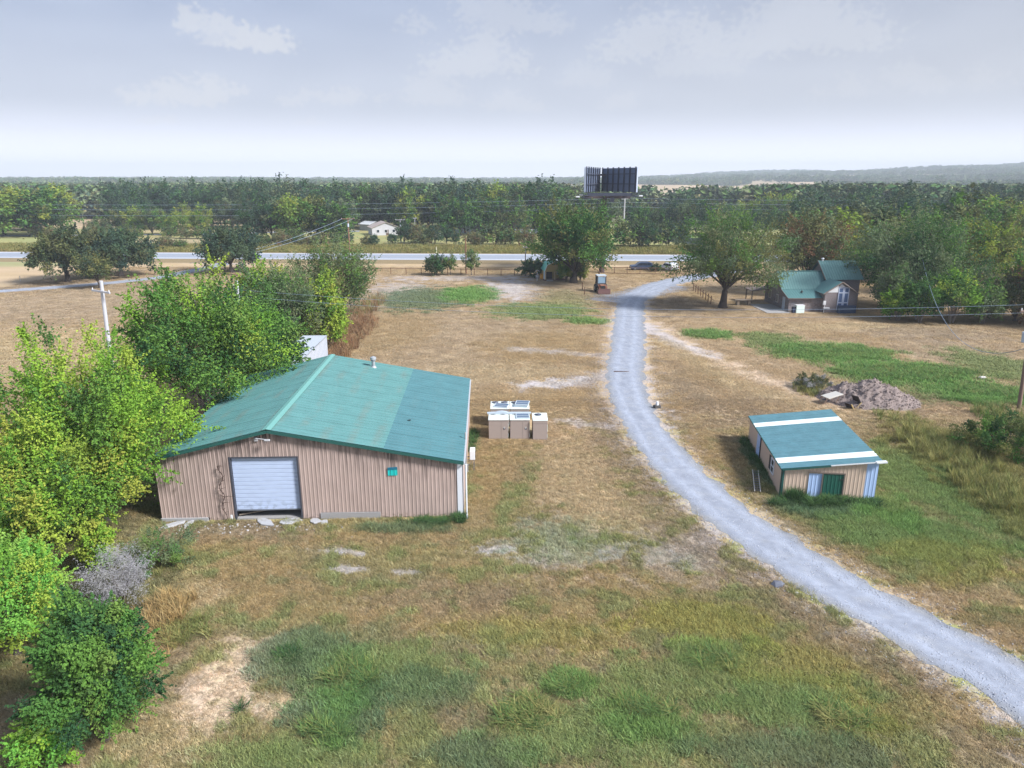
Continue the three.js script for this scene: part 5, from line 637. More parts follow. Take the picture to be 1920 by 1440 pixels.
// trees close to the barn
solo('ash_tree', 'large bright yellow green tree overhanging the left front corner of the barn', 'tree', -23.7, -37.6, { seed: 21, H: 10.4, R: 5.2, base: 0.05, n: 130, leaves: 64000, size: 0.165, clump: 0.2, shoots: 0.5, up: 1.5, cols: ['lime', 'lime', 'mid', 'lime'], lop: 0.22, inner: 0.35 });
solo('ash_tree', 'yellowing tree in front of the large bright tree left of the barn', 'tree', -24.6, -33.8, { seed: 22, H: 6.8, R: 4.5, base: 0.03, n: 100, leaves: 44000, size: 0.155, clump: 0.21, shoots: 0.4, up: 1.25, cols: ['gold', 'lime', 'lime', 'mid'], lop: 0.2 });
solo('elm_tree', 'tall mid green tree leaning over the left slope of the barn roof', 'tree', -23.4, -52.0, { seed: 23, H: 12.5, R: 6.0, base: 0.12, n: 130, leaves: 60000, size: 0.2, clump: 0.2, up: 1.2, cols: ['mid', 'deep', 'mid', 'lime'], lop: 0.3, bark: barkPale });
solo('elm_tree', 'darker green tree drooping over the back of the barn beside the trailer', 'tree', -22.8, -60.5, { seed: 24, H: 9.3, R: 4.6, base: 0.1, n: 90, leaves: 26000, size: 0.26, clump: 0.25, cols: ['deep', 'mid', 'deep'], lop: 0.2 });
solo('willow_tree', 'soft grey green tree behind the white box trailer', 'tree', -25.6, -81.0, { seed: 25, H: 9.9, R: 4.8, base: 0.08, n: 100, leaves: 22000, size: 0.3, clump: 0.25, cols: ['sage', 'sage', 'mid'], narrow: 0.35, lop: 0.2 });
solo('mulberry_tree', 'bright yellow green tree at the right of the grey green one', 'tree', -22.4, -82.5, { seed: 26, H: 7.9, R: 3.0, base: 0.04, n: 70, leaves: 15000, size: 0.28, clump: 0.28, up: 1.3, cols: ['lime', 'gold', 'lime'] });
solo('mulberry_tree', 'yellow topped tree between the tall elm and the grey green tree', 'tree', -29.6, -84.5, { seed: 27, H: 9.9, R: 4.2, base: 0.06, n: 80, leaves: 16000, size: 0.3, clump: 0.26, cols: ['gold', 'mid', 'lime'] });
solo('thicket', 'feathery olive thicket of upright stems at the edge of the pasture', 'shrub', -25.8, -104.5, { seed: 28, H: 10.6, R: 6.2, base: 0.0, n: 110, leaves: 20000, size: 0.34, clump: 0.22, up: 1.6, cols: ['olive', 'sage', 'mid', 'olive'], narrow: 0.4, bush: true, stems: 9, lop: 0.25, trunkR: 0.22 });
// bottom left
solo('young_tree', 'dense dark green young tree at the corner of the yard', 'tree', -14.5, -20.9, { seed: 31, H: 6.4, R: 1.95, base: 0.0, n: 130, leaves: 60000, size: 0.11, clump: 0.23, shoots: 0.4, cols: ['mid', 'mid', 'deep', 'mid'], lop: 0.22, point: 0.6 });
solo('young_tree', 'vivid lime green young tree left of the dark green one', 'tree', -20.8, -25.6, { seed: 32, H: 5.4, R: 2.6, base: 0.02, n: 90, leaves: 28000, size: 0.12, clump: 0.22, shoots: 0.45, cols: ['bright', 'lime', 'bright'], lop: 0.15 });
solo('sapling', 'small lime sapling cut by the corner of the yard', 'sapling', -15.7, -19.6, { seed: 33, H: 2.2, R: 1.1, base: 0.02, n: 30, leaves: 5000, size: 0.12, clump: 0.32, cols: ['bright', 'lime'] });
solo('sapling', 'slim yellow sapling below the yellowing tree', 'sapling', -20.88, -32.04, { seed: 34, H: 3.1, R: 0.85, base: 0.03, n: 36, leaves: 5200, size: 0.14, clump: 0.36, up: 1.5, cols: ['gold', 'lime'] });
solo('shrub', 'pale green leafy shrub in front of the barn corner', 'shrub', -18.33, -32.71, { seed: 35, H: 1.7, R: 1.9, base: 0, n: 50, leaves: 7000, size: 0.11, clump: 0.28, cols: ['sage', 'mid', 'sage'], bush: true, narrow: 0.4, trunkR: 0.05 });
solo('dead_shrub', 'leafless grey shrub between the saplings and the dry grass', 'shrub', -18.47, -29.43, { seed: 36, H: 2.6, R: 1.6, base: 0.05, n: 70, leaves: 9000, size: 0.1, clump: 0.3, cols: ['grey'], bush: true, narrow: 0.14, limbs: 60, trunkR: 0.05, sides: 4, bark: barkPale });
// centre
solo('shade_tree', 'broad shade tree over the playhouse, greener on one side and yellowing on the other', 'tree', 11.98, -138.8, { seed: 41, H: 14.5, R: 8.4, base: 0.13, n: 150, leaves: 26000, size: 0.42, clump: 0.22, cols: ['deep', 'mid', 'deep', 'olive'], lop: 0.16, trunkR: 0.55, bark: barkDark });
solo('hedge_bush', 'dark rounded hedge bush left of the playhouse', 'shrub', 4.78, -148.43, { seed: 42, H: 3.4, R: 3.6, base: 0, n: 50, leaves: 5000, size: 0.34, clump: 0.3, cols: ['deep', 'blue'], bush: true, trunkR: 0.08 });
solo('hedge_bush', 'yellow green bush in front of the shade tree trunk', 'shrub', 10.74, -140.32, { seed: 43, H: 4.6, R: 1.9, base: 0, n: 40, leaves: 3600, size: 0.32, clump: 0.32, cols: ['gold', 'mid'], bush: true, trunkR: 0.08 });
solo('hedge_bush', 'yellow green bush right of the shade tree trunk', 'shrub', 13.55, -141.09, { seed: 44, H: 4.0, R: 1.6, base: 0, n: 36, leaves: 3000, size: 0.32, clump: 0.32, cols: ['gold', 'olive'], bush: true, trunkR: 0.08 });
solo('round_bush', 'round dark bush against the pipe fence', 'shrub', -16.08, -150.17, { seed: 45, H: 4.2, R: 2.5, base: 0, n: 50, leaves: 4600, size: 0.32, clump: 0.28, cols: ['blue', 'deep', 'oak'], bush: true, trunkR: 0.08 });
solo('young_tree', 'thin young tree beside the round dark bush', 'tree', -12.93, -150.17, { seed: 46, H: 4.2, R: 1.4, base: 0.25, n: 24, leaves: 1100, size: 0.3, clump: 0.36, cols: ['olive', 'mid'], trunkR: 0.07 });
solo('young_tree', 'slender young tree beside the short wooden pole', 'tree', -8.54, -150.17, { seed: 47, H: 5.6, R: 1.9, base: 0.15, n: 34, leaves: 1700, size: 0.32, clump: 0.32, cols: ['olive', 'mid', 'sage'], trunkR: 0.09 });
solo('round_bush', 'small dark bush behind the navy car', 'shrub', 31.48, -156.55, { seed: 48, H: 1.6, R: 1.4, base: 0, n: 24, leaves: 1200, size: 0.3, clump: 0.36, cols: ['oak', 'deep'], bush: true, trunkR: 0.06 });
// oaks in the left field
const oakA = growTree({ seed: 51, H: 10.2, R: 7.2, base: 0.24, n: 110, leaves: 15000, size: 0.46, clump: 0.24, cols: ['oak', 'oak', 'olive'], droop: 0.35, lop: 0.2, trunkR: 0.42 }), oakB = growTree({ seed: 52, H: 9.6, R: 7.6, base: 0.18, n: 100, leaves: 14000, size: 0.46, clump: 0.25, cols: ['blue', 'oak', 'blue'], droop: 0.4, lop: 0.24, trunkR: 0.4 });
plant(oakA, 'oak_tree', 'spreading brownish green oak standing beside the white field lane', 'tree', -87.62, -140.32, { bark: barkDark });
plant(oakB, 'oak_tree', 'blue green oak with a long low bough right of the brownish oak', 'tree', -81.38, -148.43, { bark: barkDark, turn: 0.8 });
plant(oakB, 'oak_tree', 'dark blue green oak alone beside the highway', 'tree', -60.85, -154.67, { bark: barkDark, turn: 2.6, scale: [0.9, 1.04, 0.9] });
solo('young_tree', 'small bare limbed tree right of the brownish oak', 'tree', -76.66, -131.64, { seed: 53, H: 5.9, R: 3.5, base: 0.22, n: 50, leaves: 3600, size: 0.34, clump: 0.28, cols: ['oak', 'olive'], trunkR: 0.13 });
// trees round the cottage
solo('elm_tree', 'spreading grey green tree with forked dark trunk by the driveway', 'tree', 33.06, -110.38, { seed: 61, H: 15.4, R: 8.4, base: 0.2, n: 150, leaves: 30000, size: 0.34, clump: 0.2, cols: ['sage', 'sage', 'olive', 'mid'], droop: 0.45, narrow: 0.42, lop: 0.2, trunkR: 0.5, bark: barkDark, limbs: 40 });
solo('elm_tree', 'olive brown tree behind the driveway tree', 'tree', 51.5, -124, { seed: 62, H: 14.6, R: 6.8, base: 0.1, n: 90, leaves: 12000, size: 0.42, clump: 0.24, cols: ['olive', 'sage', 'rust'], lop: 0.2, bark: barkDark });
solo('elm_tree', 'huge grey green tree rising beside the right end of the cottage', 'tree', 61.5, -108.5, { seed: 63, H: 14.6, R: 9.2, base: 0.1, n: 150, leaves: 28000, size: 0.38, clump: 0.21, cols: ['sage', 'mid', 'sage', 'deep'], droop: 0.25, narrow: 0.45, lop: 0.2, trunkR: 0.5, bark: barkDark, limbs: 40 });
solo('elm_tree', 'yellowing tree behind the huge grey green tree', 'tree', 79, -121, { seed: 64, H: 14.2, R: 6.2, base: 0.1, n: 90, leaves: 11000, size: 0.42, clump: 0.25, cols: ['gold', 'olive', 'mid'] });
solo('hackberry_tree', 'broad light green tree right of the bush pole', 'tree', 76, -97, { seed: 65, H: 11.0, R: 7.2, base: 0.04, n: 120, leaves: 20000, size: 0.36, clump: 0.23, cols: ['mid', 'sage', 'gold', 'mid'], lop: 0.22 });
solo('hackberry_tree', 'dark based tree at the edge of the mown slope', 'tree', 71.5, -99.5, { seed: 66, H: 7.4, R: 4.6, base: 0.02, n: 80, leaves: 11000, size: 0.34, clump: 0.26, cols: ['sage', 'olive', 'rust'], lop: 0.2 });
for (const [i, x, z, H, R, c, lab] of [[0, 54.8, -99.5, 4.6, 2.5, ['lime', 'mid'], 'light green rounded shrub nearest the cottage wall'], [1, 57.2, -98.2, 6.2, 2.6, ['mid', 'deep'], 'mid green shrub around the grey bush pole'], [2, 61.4, -97.8, 7.6, 3.6, ['mid', 'lime', 'deep'], 'tall green shrub right of the grey bush pole'], [3, 65.6, -97.6, 5.0, 2.7, ['sage', 'mid'], 'low sage green shrub at the end of the cottage thicket'], [4, 55.6, -102.6, 7.2, 2.8, ['sage', 'sage', 'mid'], 'pale wispy shrub behind the light green one']]) solo('shrub', lab, 'shrub', x, z, { seed: 70 + i, H, R, base: 0.12, n: 60, leaves: 9000, size: 0.26, clump: 0.28, cols: c, bush: true, stems: 6, trunkR: 0.1, lop: 0.2, bark: barkPale });
solo('shrub', 'spreading green bush in the tall weeds right of the small shed', 'shrub', 35.9, -48.2, { seed: 76, H: 2.7, R: 3.6, base: 0, n: 80, leaves: 17000, size: 0.17, clump: 0.24, cols: ['mid', 'deep', 'olive'], bush: true, narrow: 0.4, lop: 0.25, trunkR: 0.06 });
solo('brush_pile', 'tangled grey brush heap left of the wheelbarrow', 'brush', 28.71, -65.47, { seed: 77, H: 1.3, R: 1.8, base: 0, n: 40, leaves: 6000, size: 0.16, clump: 0.3, cols: ['olive', 'grey', 'sage'], bush: true, narrow: 0.2, trunkR: 0.05 });

// ---- woods beyond the highway: a few kinds of tree, each copy a tree of its own
const KIND = {};
const kinds = [['oak', ['oak', 'blue', 'deep'], 0.3, 'dark green broad tree'], ['elm', ['mid', 'deep', 'oak'], 0.2, 'mid green rounded tree'], ['olive', ['olive', 'oak', 'mid'], 0.24, 'olive green tree'], ['gold', ['gold', 'olive', 'mid'], 0.22, 'yellow green tree'], ['sage', ['sage', 'blue', 'oak'], 0.22, 'grey green tree'], ['blue', ['blue', 'deep', 'blue'], 0.26, 'blue green dark tree']];
kinds.forEach(([k, c, lop, words], i) => { KIND[k] = [0, 1].map((v) => growTree({ seed: 100 + i * 7 + v, H: 14, R: 5.6 + 0.8 * v, base: 0.06, n: 64, leaves: 3400, size: 0.72, clump: 0.24, cols: c, lop, limbs: 12, sides: 4, trunkR: 0.3, inner: 0.45 })); KIND[k].words = words; });
KIND.cedar = [0, 1].map((v) => growTree({ seed: 160 + v, H: 14, R: 5.2, base: 0.01, n: 44, leaves: 1300, size: 1.0, clump: 0.28, cols: ['blue', 'blue', 'deep'], point: 0.9, limbs: 6, sides: 4, lop: 0.1 })); KIND.cedar.words = 'dark cedar';
KIND.bush = [0, 1].map((v) => growTree({ seed: 170 + v, H: 14, R: 9.5, base: 0, n: 40, leaves: 1500, size: 1.5, clump: 0.3, cols: v ? ['olive', 'rust', 'sage'] : ['mid', 'olive', 'oak'], limbs: 6, sides: 4, bush: true, lop: 0.2, trunkR: 0.3 })); KIND.bush.words = 'low rounded bush';
const rw = rngOf(900); let nTrees = 0;
function stand(where, group, mix, x0, z0, x1, z1, n, h0, h1, dz, wide = 1) {
  for (let i = 0; i < n; i++) {
    const t = (i + 0.5 + (rw() - 0.5) * 0.7) / n, k = mix[Math.floor(rw() * mix.length)], H = mixv(h0, h1, rw()), s = H / 14, w = s * (0.9 + 0.35 * rw()) * wide, K = KIND[k];
    plant(K[Math.floor(rw() * 2)], k === 'bush' ? 'bush' : k === 'cedar' ? 'cedar_tree' : 'wood_tree', `${K.words} ${where}`, k === 'bush' ? 'shrub' : 'tree', mixv(x0, x1, t), mixv(z0, z1, t) + (rw() - 0.5) * dz, { scale: [w, s, w], turn: rw() * 6.28, group: `${K.words.replace(/bush$/, 'bushe')}s ${group}`, bark: barkDark }); nTrees++;
  }
}
const dark = ['oak', 'oak', 'blue', 'elm', 'blue', 'sage'], mixed = ['elm', 'olive', 'sage', 'oak', 'gold', 'blue'], golden = ['gold', 'olive', 'gold', 'elm'];
stand('in the long wood behind the far left fields', 'in the long left wood', dark, -175, -318, -40, -300, 20, 14.5, 18, 10);
stand('in the long wood behind the far left fields', 'in the long left wood', dark, -190, -340, -45, -325, 18, 15.5, 19, 12);
stand('at the front of the long left wood', 'at the front of the long left wood', mixed, -165, -300, -60, -285, 11, 9, 14, 8);
stand('among the bushes opposite the thicket across the highway', 'opposite the thicket', ['elm', 'olive', 'gold', 'oak'], -88, -238, -52, -236, 7, 11.5, 16, 9);
stand('in the wood behind the white farmhouse', 'behind the white farmhouse', ['elm', 'olive', 'oak', 'gold', 'blue'], -48, -292, 14, -286, 11, 14.5, 18.5, 10, 1.1);
stand('in the wood behind the white farmhouse', 'behind the white farmhouse', dark, -46, -312, 18, -306, 9, 15, 18.2, 10, 1.1);
stand('standing between the farm sheds', 'between the farm sheds', ['oak', 'elm', 'olive'], -26, -262, 2, -270, 5, 9, 15, 8);
stand('in the yellowing row at the far left edge', 'in the yellowing row', golden, -250, -292, -172, -286, 8, 14.5, 17, 10, 1.15);
stand('in the yellowing row at the far left edge', 'in the yellowing row', golden, -200, -265, -160, -262, 4, 15, 18, 8, 1.2);
stand('along the far road on the left', 'along the far road', golden, -158, -272, -110, -262, 7, 6, 11, 6);
stand('lining the far road on the left', 'lining the far road', ['bush'], -170, -254, -104, -250, 10, 3, 5, 6);
stand('on the verge across the highway', 'on the verge across the highway', ['bush', 'bush', 'cedar'], -86, -222, -34, -220, 12, 2.6, 5, 10);
stand('on the verge across the highway', 'on the verge across the highway', ['bush', 'bush', 'oak'], -36, -226, 6, -222, 12, 3.6, 6.5, 10);
stand('near the left verge of the highway', 'near the left verge', ['bush', 'cedar'], -126, -214, -92, -212, 4, 2.4, 3.4, 6);
stand('behind the billboard', 'behind the billboard', ['sage', 'elm', 'olive'], 8, -296, 40, -290, 6, 14, 18.5, 10, 1.1);
stand('by the pond across the highway', 'by the pond', ['oak', 'blue', 'bush'], 33, -214, 52, -216, 6, 6, 8, 6);
stand('in the dark belt behind the pond', 'in the dark belt behind the pond', dark, 46, -268, 96, -262, 10, 8.5, 12, 10);
stand('in the dark belt behind the pond', 'in the dark belt behind the pond', mixed, 44, -290, 118, -296, 12, 10, 13.5, 12);
stand('dotting the far tan field', 'dotting the far tan field', ['cedar', 'blue'], 70, -520, 190, -600, 14, 8, 13, 50, 1.3);
stand('in the right wood behind the cottage', 'in the right wood', mixed, 62, -142, 128, -150, 10, 11.5, 16, 12, 1.1);
stand('in the right wood behind the cottage', 'in the right wood', mixed, 78, -170, 170, -180, 13, 12, 16, 14, 1.15);
stand('deep in the right wood', 'deep in the right wood', mixed, 82, -205, 200, -215, 14, 12, 16, 16, 1.2);
stand('deep in the right wood', 'deep in the right wood', dark, 96, -245, 225, -258, 15, 12, 16.5, 18, 1.2);
stand('deep in the right wood', 'deep in the right wood', mixed, 110, -300, 260, -310, 16, 12, 16, 26, 1.2);
stand('at the back of the right wood', 'at the back of the right wood', dark, 130, -370, 310, -380, 18, 12, 16.5, 34, 1.25);
{ // far-off woods and hedges: one mass
  const g = [growTree({ seed: 301, H: 12, R: 7, base: 0, n: 26, leaves: 300, size: 2.3, clump: 0.34, cols: ['oak', 'deep', 'olive'], limbs: 0, lop: 0.2 }).crown, growTree({ seed: 302, H: 12, R: 8, base: 0, n: 26, leaves: 300, size: 2.3, clump: 0.34, cols: ['blue', 'oak', 'sage'], limbs: 0, lop: 0.2 }).crown];
  const spots = [[], []], r = rngOf(77);
  for (let tries = 0; tries < 90000 && spots[0].length + spots[1].length < 26000; tries++) {
    const z = -(350 + 3500 * Math.pow(r(), 1.4)), x = (r() * 2 - 1) * (-z * 0.85 + 60);
    if (z > -420 && x > 20 && x < 125) continue; if (z > -480 && x < -60 && z > -380) continue;
    let bare = false; for (const [, px, pz, rx, rz] of FIELD) if (Math.abs(x - px) < rx && Math.abs(z - pz) < rz) bare = true; if (bare && r() > 0.012) continue;
    const f = n2(x * 0.0021, z * 0.0021) + 0.5 * n2b(x * 0.006, z * 0.006); if (f > 0.32 && z < -500 && r() > 0.12) continue;
    if (x < 60 && z > -700 && z < -480 && r() > 0.5) continue;
    if (x > 40 && x < 700 && z < -430 && z > -1500 && x < -z * 0.42 && r() > 0.05) continue;
    spots[r() < 0.5 ? 0 : 1].push([x, z]);
  }
  const M = new THREE.Object3D(), c = new THREE.Color();
  spots.forEach((S, i) => { const im = new THREE.InstancedMesh(g[i], mat(0xffffff, 1, { vertexColors: true }), S.length); im.name = i ? 'distant_hill_woods' : 'distant_woods'; S.forEach(([x, z], k) => { const s = 0.8 + 0.6 * r(); M.position.set(x, hillsAt(x, z) - 0.5, z); M.rotation.y = r() * 6.28; M.scale.set(s * 1.2, s, s * 1.2); M.updateMatrix(); im.setMatrixAt(k, M.matrix); const v = 0.8 + 0.45 * r(); c.setRGB(v * (1 + 0.35 * r() * r()), v, v * 0.9); im.setColorAt(k, c); }); shadows(im); scene.add(im); tag(im, i ? 'far bluish green woodland covering the hills' : 'far dark woodland beyond the fields', 'woodland', null, 'stuff'); });
}

// ---------------------------------------------------------------- grass, weeds, stones: stuff
const gr = rngOf(4242);
function tuft(n, spread, w, bend, seed, segs = 2) {
  const r = rngOf(seed), pos = [], idx = [];
  for (let i = 0; i < n; i++) {
    const a = r() * 6.283, q = Math.sqrt(r()) * spread, x = Math.cos(a) * q, z = Math.sin(a) * q, h = 0.5 + 0.5 * r(), f = r() * 6.283, lx = Math.cos(f) * bend * (0.4 + r()), lz = Math.sin(f) * bend * (0.4 + r()), px = -Math.sin(f) * w / 2, pz = Math.cos(f) * w / 2, b = pos.length / 3;
    pos.push(x - px, 0, z - pz, x + px, 0, z + pz, x + lx * 0.35 - px * 0.8, h * 0.6, z + lz * 0.35 - pz * 0.8, x + lx * 0.35 + px * 0.8, h * 0.6, z + lz * 0.35 + pz * 0.8, x + lx, h, z + lz); idx.push(b, b + 1, b + 2, b + 1, b + 3, b + 2, b + 2, b + 3, b + 4);
  }
  return geoOf(pos, null, idx);
}
const grassMat = new THREE.MeshPhysicalMaterial({ color: 0xffffff, roughness: 1, transmission: 0.25, thickness: 0, side: THREE.DoubleSide, specularIntensity: 0.2 });
function scatter(name, label, geo, list) {          // list of [x, z, horizontal size, height, r, g, b]
  const im = new THREE.InstancedMesh(geo, grassMat, list.length), M = new THREE.Object3D(), c = new THREE.Color(); im.name = name;
  list.forEach(([x, z, s, h, r, g, b], i) => { M.position.set(x, 0.004, z); M.rotation.set(0, gr() * 6.283, 0); M.scale.set(s, h, s); M.updateMatrix(); im.setMatrixAt(i, M.matrix); c.setRGB(r, g, b); im.setColorAt(i, c); });
  shadows(im); scene.add(im); return tag(im, label, name.replace(/_/g, ' '), null, 'stuff');
}
const drv = DRIVE.flat(), lane = LANE.flat(), local = (x, z, ox, oz, t) => { const c = Math.cos(t), s = Math.sin(t), dx = x - ox, dz = z - oz; return [c * dx - s * dz, s * dx + c * dz]; };
const blocked = (x, z) => {
  let [u, v] = local(x, z, -20.45, -37.75, 0.036); if (u > -0.1 && u < 17.7 && v < 0.12 && v > -17.5) return true;
  [u, v] = local(x, z, 16.9, -41.1, -0.12); if (u > -0.05 && u < 5.7 && v < 0.06 && v > -10.2) return true;
  [u, v] = local(x, z, 42, -106.9, 0.02); if (u > -3.6 && u < 10 && v < 1.2 && v > -10) return true;
  if (x > -1.9 && x < 2.8 && z < -51.4 && z > -56.2) return true; if (x > -22.5 && x < -19.9 && z < -63 && z > -75.8) return true; if (Math.hypot((x - 32.3) / 4, (z + 61.6) / 2.6) < 1) return true;
  return false;
};
const tint = (c, k = 0.2) => { const v = 1 + (gr() - 0.5) * 2 * k, w = (gr() - 0.5) * 0.16; return [c[0] * v * (1 + w), c[1] * v, c[2] * v * (1 - w)]; };
{
  const near = [], lush = [], midg = [];
  for (let i = 0; i < 330000; i++) {                 // z from -17 to -62, more per square metre close by
    const z = -17 - 45 * Math.pow(gr(), 0.8), x = (gr() * 2 - 1) * (-z * 0.8 + 3); if (blocked(x, z)) continue;
    const c = cover(x, z, 0); if (gr() > c[4]) continue; const d = seg(x, z, drv); if (d < 1.75 || (d < 2.4 && gr() < 0.7)) continue;
    const h = c[3] * (0.6 + 0.9 * gr()), u = gr(), w = u < 0.16 ? 1.45 : u < 0.3 ? 0.62 : 1, t = tint([c[0] * w, c[1] * w, c[2] * w * (w > 1 ? 1.1 : 1)], 0.32); (h > 0.19 ? lush : near).push([x, z, 0.75 + 0.7 * gr(), h * 1.35, ...t]);
  }
  for (let i = 0; i < 150000; i++) { const z = -60 - 105 * gr(), x = (gr() * 2 - 1) * (-z * 0.76 + 3); if (blocked(x, z) || x < -95 || x > 85) continue; const c = cover(x, z, 0); if (gr() > c[4]) continue; if (seg(x, z, drv) < 2.8 || seg(x, z, lane) < 2.1) continue; midg.push([x, z, 2.4 + 1.6 * gr(), c[3] * (0.7 + gr()), ...tint(c, 0.28)]); }
  scatter('short_grass', 'short dry grass blades over the foreground yard', tuft(11, 0.17, 0.016, 0.16, 7), near);
  scatter('lush_grass', 'longer green grass blades in the damp patches', tuft(13, 0.2, 0.02, 0.22, 8), lush);
  scatter('pasture_grass', 'cropped dry grass over the pasture behind the barn', tuft(12, 0.2, 0.02, 0.1, 9), midg);
}
{ // tall weeds, straw clumps and fringes
  const weeds = [], patch = (px, pz, rx, rz, n, h, cols, s = 1.1) => { for (let i = 0; i < n; i++) { const a = gr() * 6.283, q = Math.sqrt(gr()), x = px + Math.cos(a) * q * rx, z = pz + Math.sin(a) * q * rz; if (blocked(x, z) || q + 0.8 * n2(x * 0.8, z * 0.8) + 0.5 * n2b(x * 2.6, z * 2.6) > 0.7) continue; const c = A(...cols[Math.floor(gr() * cols.length)]); weeds.push([x, z, s * (0.7 + 0.7 * gr()), h * (0.5 + 0.8 * gr()), ...tint([c.r, c.g, c.b], 0.25)]); } };
  const straw = [[206, 180, 128], [190, 160, 112], [170, 150, 104]], gy = [[150, 150, 92], [170, 166, 108], [128, 140, 84]], dk = [[80, 116, 70], [96, 130, 74], [70, 104, 68]], br = [[164, 128, 100], [150, 118, 92], [176, 146, 112]], lg = [[108, 142, 82], [134, 158, 90], [96, 130, 80], [150, 156, 98]];
  patch(-15.87, -28.57, 1.28, 1.51, 420, 0.75, straw); patch(-14.31, -26.97, 1.17, 1.15, 160, 0.5, gy); patch(-18.54, -32.82, 2.21, 1.38, 300, 0.5, gy); patch(-15.51, -25.17, 1.33, 2.05, 260, 0.4, straw);
  patch(31.82, -48.55, 2.73, 4.68, 1300, 1.05, gy); patch(30.72, -41.24, 2.36, 3.98, 1100, 1.05, gy); patch(41.57, -55.73, 2.65, 4.09, 500, 1.0, [...lg, ...gy]); patch(32.28, -55.73, 2.03, 2.44, 300, 0.6, gy);
  patch(18.77, -40.08, 2.96, 0.68, 900, 0.55, dk); patch(17.74, -40.85, 0.54, 0.78, 160, 0.9, dk); patch(17.41, -45.55, 0.44, 3.22, 420, 0.5, dk); patch(17.79, -49.85, 0.56, 1.55, 160, 0.6, dk); patch(22.21, -39.71, 0.46, 0.59, 110, 0.5, dk); patch(-4.97, -37.46, 1.71, 0.4, 340, 0.35, dk); patch(-3.07, -37.93, 0.31, 0.68, 90, 0.5, dk); patch(-3.05, -50.75, 0.49, 2.98, 200, 0.45, dk);
  patch(-21.27, -92.69, 3.12, 10.58, 700, 1.2, br, 1.4); patch(-19.87, -80.48, 1.61, 7, 400, 1.1, br, 1.4); patch(-22.79, -111.36, 2.19, 10.96, 300, 1.3, [...br, ...gy], 1.4);
  patch(-6.43, -24.18, 1.07, 1.28, 420, 0.5, lg); patch(-6.55, -21.17, 0.96, 0.77, 300, 0.5, lg); patch(0.6, -22.11, 1.4, 0.83, 300, 0.45, [...lg, ...gy]); patch(5.04, -22.38, 1.21, 0.73, 300, 0.45, lg); patch(2.11, -23.71, 0.97, 0.49, 320, 0.4, lg); patch(-10.27, -22.38, 0.32, 0.23, 60, 0.4, dk); patch(-9.3, -25.51, 0.45, 0.49, 120, 0.35, dk); patch(12.04, -21.83, 1.18, 0.81, 300, 0.45, [...lg, ...gy]); patch(8.42, -25.17, 1.33, 0.89, 260, 0.4, lg); patch(40.87, -70.97, 7.73, 3.39, 1500, 0.5, lg, 1.6); patch(37.26, -80.48, 6.83, 3.75, 900, 0.45, lg, 1.6); patch(44.82, -64.22, 3.52, 2.82, 600, 0.5, lg, 1.5);
  patch(28.2, -64.22, 1.51, 2.11, 260, 0.7, gy); patch(25.6, -90.3, 3.18, 2.32, 260, 0.35, lg, 1.6);
  scatter('tall_weeds', 'tall straw and green weeds round the sheds and along the thickets', tuft(10, 0.14, 0.022, 0.42, 17), weeds);
  const verge = []; const vc = [[150, 146, 86], [132, 138, 80], [166, 152, 100]];
  for (let i = 0; i < 26000; i++) { const x = (gr() * 2 - 1) * 175, z = road(x) - 10 - 24 * Math.pow(gr(), 1.2), c = A(...vc[Math.floor(gr() * 3)]); verge.push([x, z, 4 + 3 * gr(), 0.5 + 0.8 * gr(), ...tint([c.r, c.g, c.b], 0.2)]); }
  scatter('verge_grass', 'long yellowish grass on the far verge of the highway', tuft(10, 0.2, 0.02, 0.12, 19), verge);
}
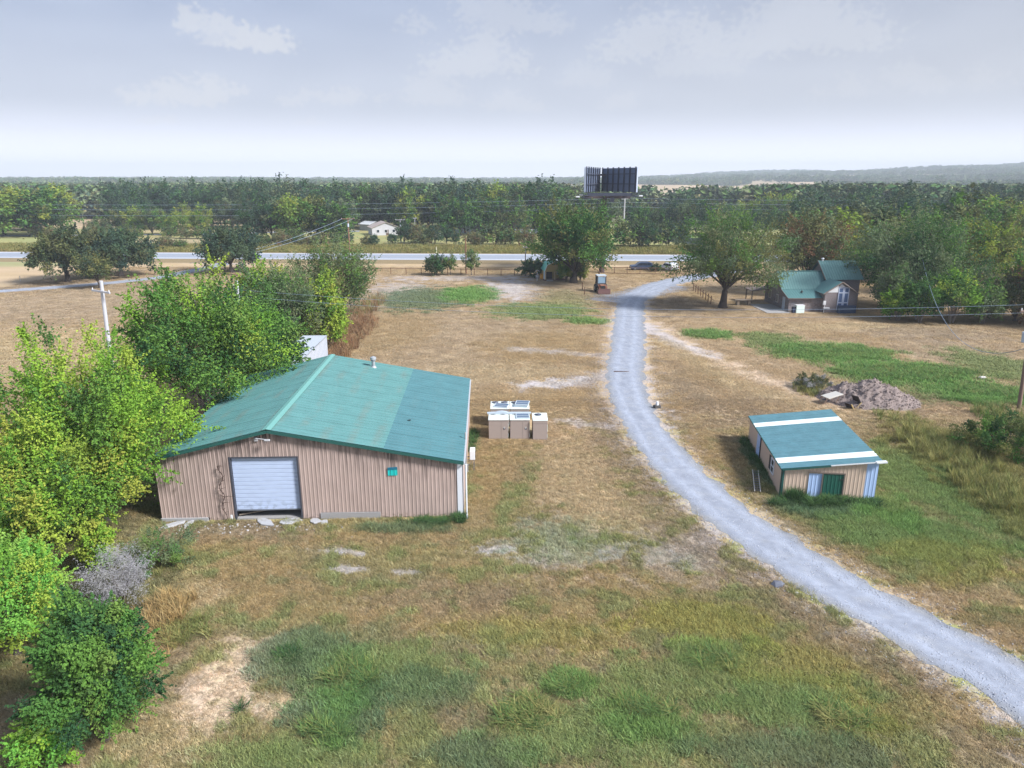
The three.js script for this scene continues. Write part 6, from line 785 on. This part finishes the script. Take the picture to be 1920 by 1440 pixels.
{ // loose stones on the driveway
  const N = 26000, im = new THREE.InstancedMesh(stone, mat(0xffffff, 0.95), N), M = new THREE.Object3D(), c = new THREE.Color(), cv = new THREE.CatmullRomCurve3(DRIVE.map(([x, z]) => V(x, 0, z))); im.name = 'loose_gravel';
  for (let i = 0; i < N; i++) { const t = 0.02 + 0.62 * Math.pow(gr(), 1.3), p = cv.getPointAt(t), g = cv.getTangentAt(t), o = (gr() + gr() + gr() - 1.5) * 2.9 * (gr() < 0.06 ? 1.3 : 1), s = 0.012 + 0.028 * gr() * gr(); M.position.set(p.x - g.z * o, 0.03, p.z + g.x * o); M.rotation.set(gr() * 6, gr() * 6, gr() * 6); M.scale.set(s * (0.8 + gr()), s, s * (0.8 + gr() * 0.5)); M.updateMatrix(); im.setMatrixAt(i, M.matrix); const v = 0.32 + 0.16 * gr(); c.setRGB(v * 0.92, v * 0.97, v * 1.12); im.setColorAt(i, c); }
  shadows(im); scene.add(im); tag(im, 'loose pale stones strewn along the driveway', 'gravel', null, 'stuff');
  const st = (label, px, pz, s, col) => { const g = stone.clone().scale(s * 1.3, s * 0.5, s); const o = mesh('field_stone', g, mat(col, 0.95)); o.position.set(px, s * 0.3, pz); o.rotation.y = px; tag(o, label, 'stone'); };
  st('dark flat stone at the left edge of the driveway', 13.09, -30.9, 0.3, A(110, 115, 130)); st('small white stone below the dark flat stone', 13.77, -30.2, 0.12, A(230, 230, 232)); st('pale scrap lying in the green pasture behind the heap', 47.4, -68.91, 0.35, A(220, 215, 215));
}
{ // small things along the driveway
  const vb = thing('valve_box', 'small dark valve box with pale cap at the edge of the driveway', 'box', 12.73, -59.32, 0.3); mesh('box', rbox(0.6, 0.28, 0.4, 0.04, 0, 0.14, 0), mat(A(84, 82, 84), 0.8), vb); mesh('cap', cyl(0.12, 0.1, 0.3, 12, 0, 0.28, 0), white, vb);
  tag(mesh('fallen_branch', join([bar(V(-0.8, 0.08, 0), V(0, 0.1, 0.1), 0.04, 0.035), bar(V(0, 0.1, 0.1), V(0.8, 0.07, 0), 0.035, 0.02), bar(V(0.1, 0.1, 0.1), V(0.5, 0.14, 0.4), 0.025, 0.012)]), rustBrown), 'dead branch lying across the gravel driveway', 'branch').position.set(11.4, 0.02, -71.4);
}
camera.updateProjectionMatrix();
renderer.render(scene, camera);
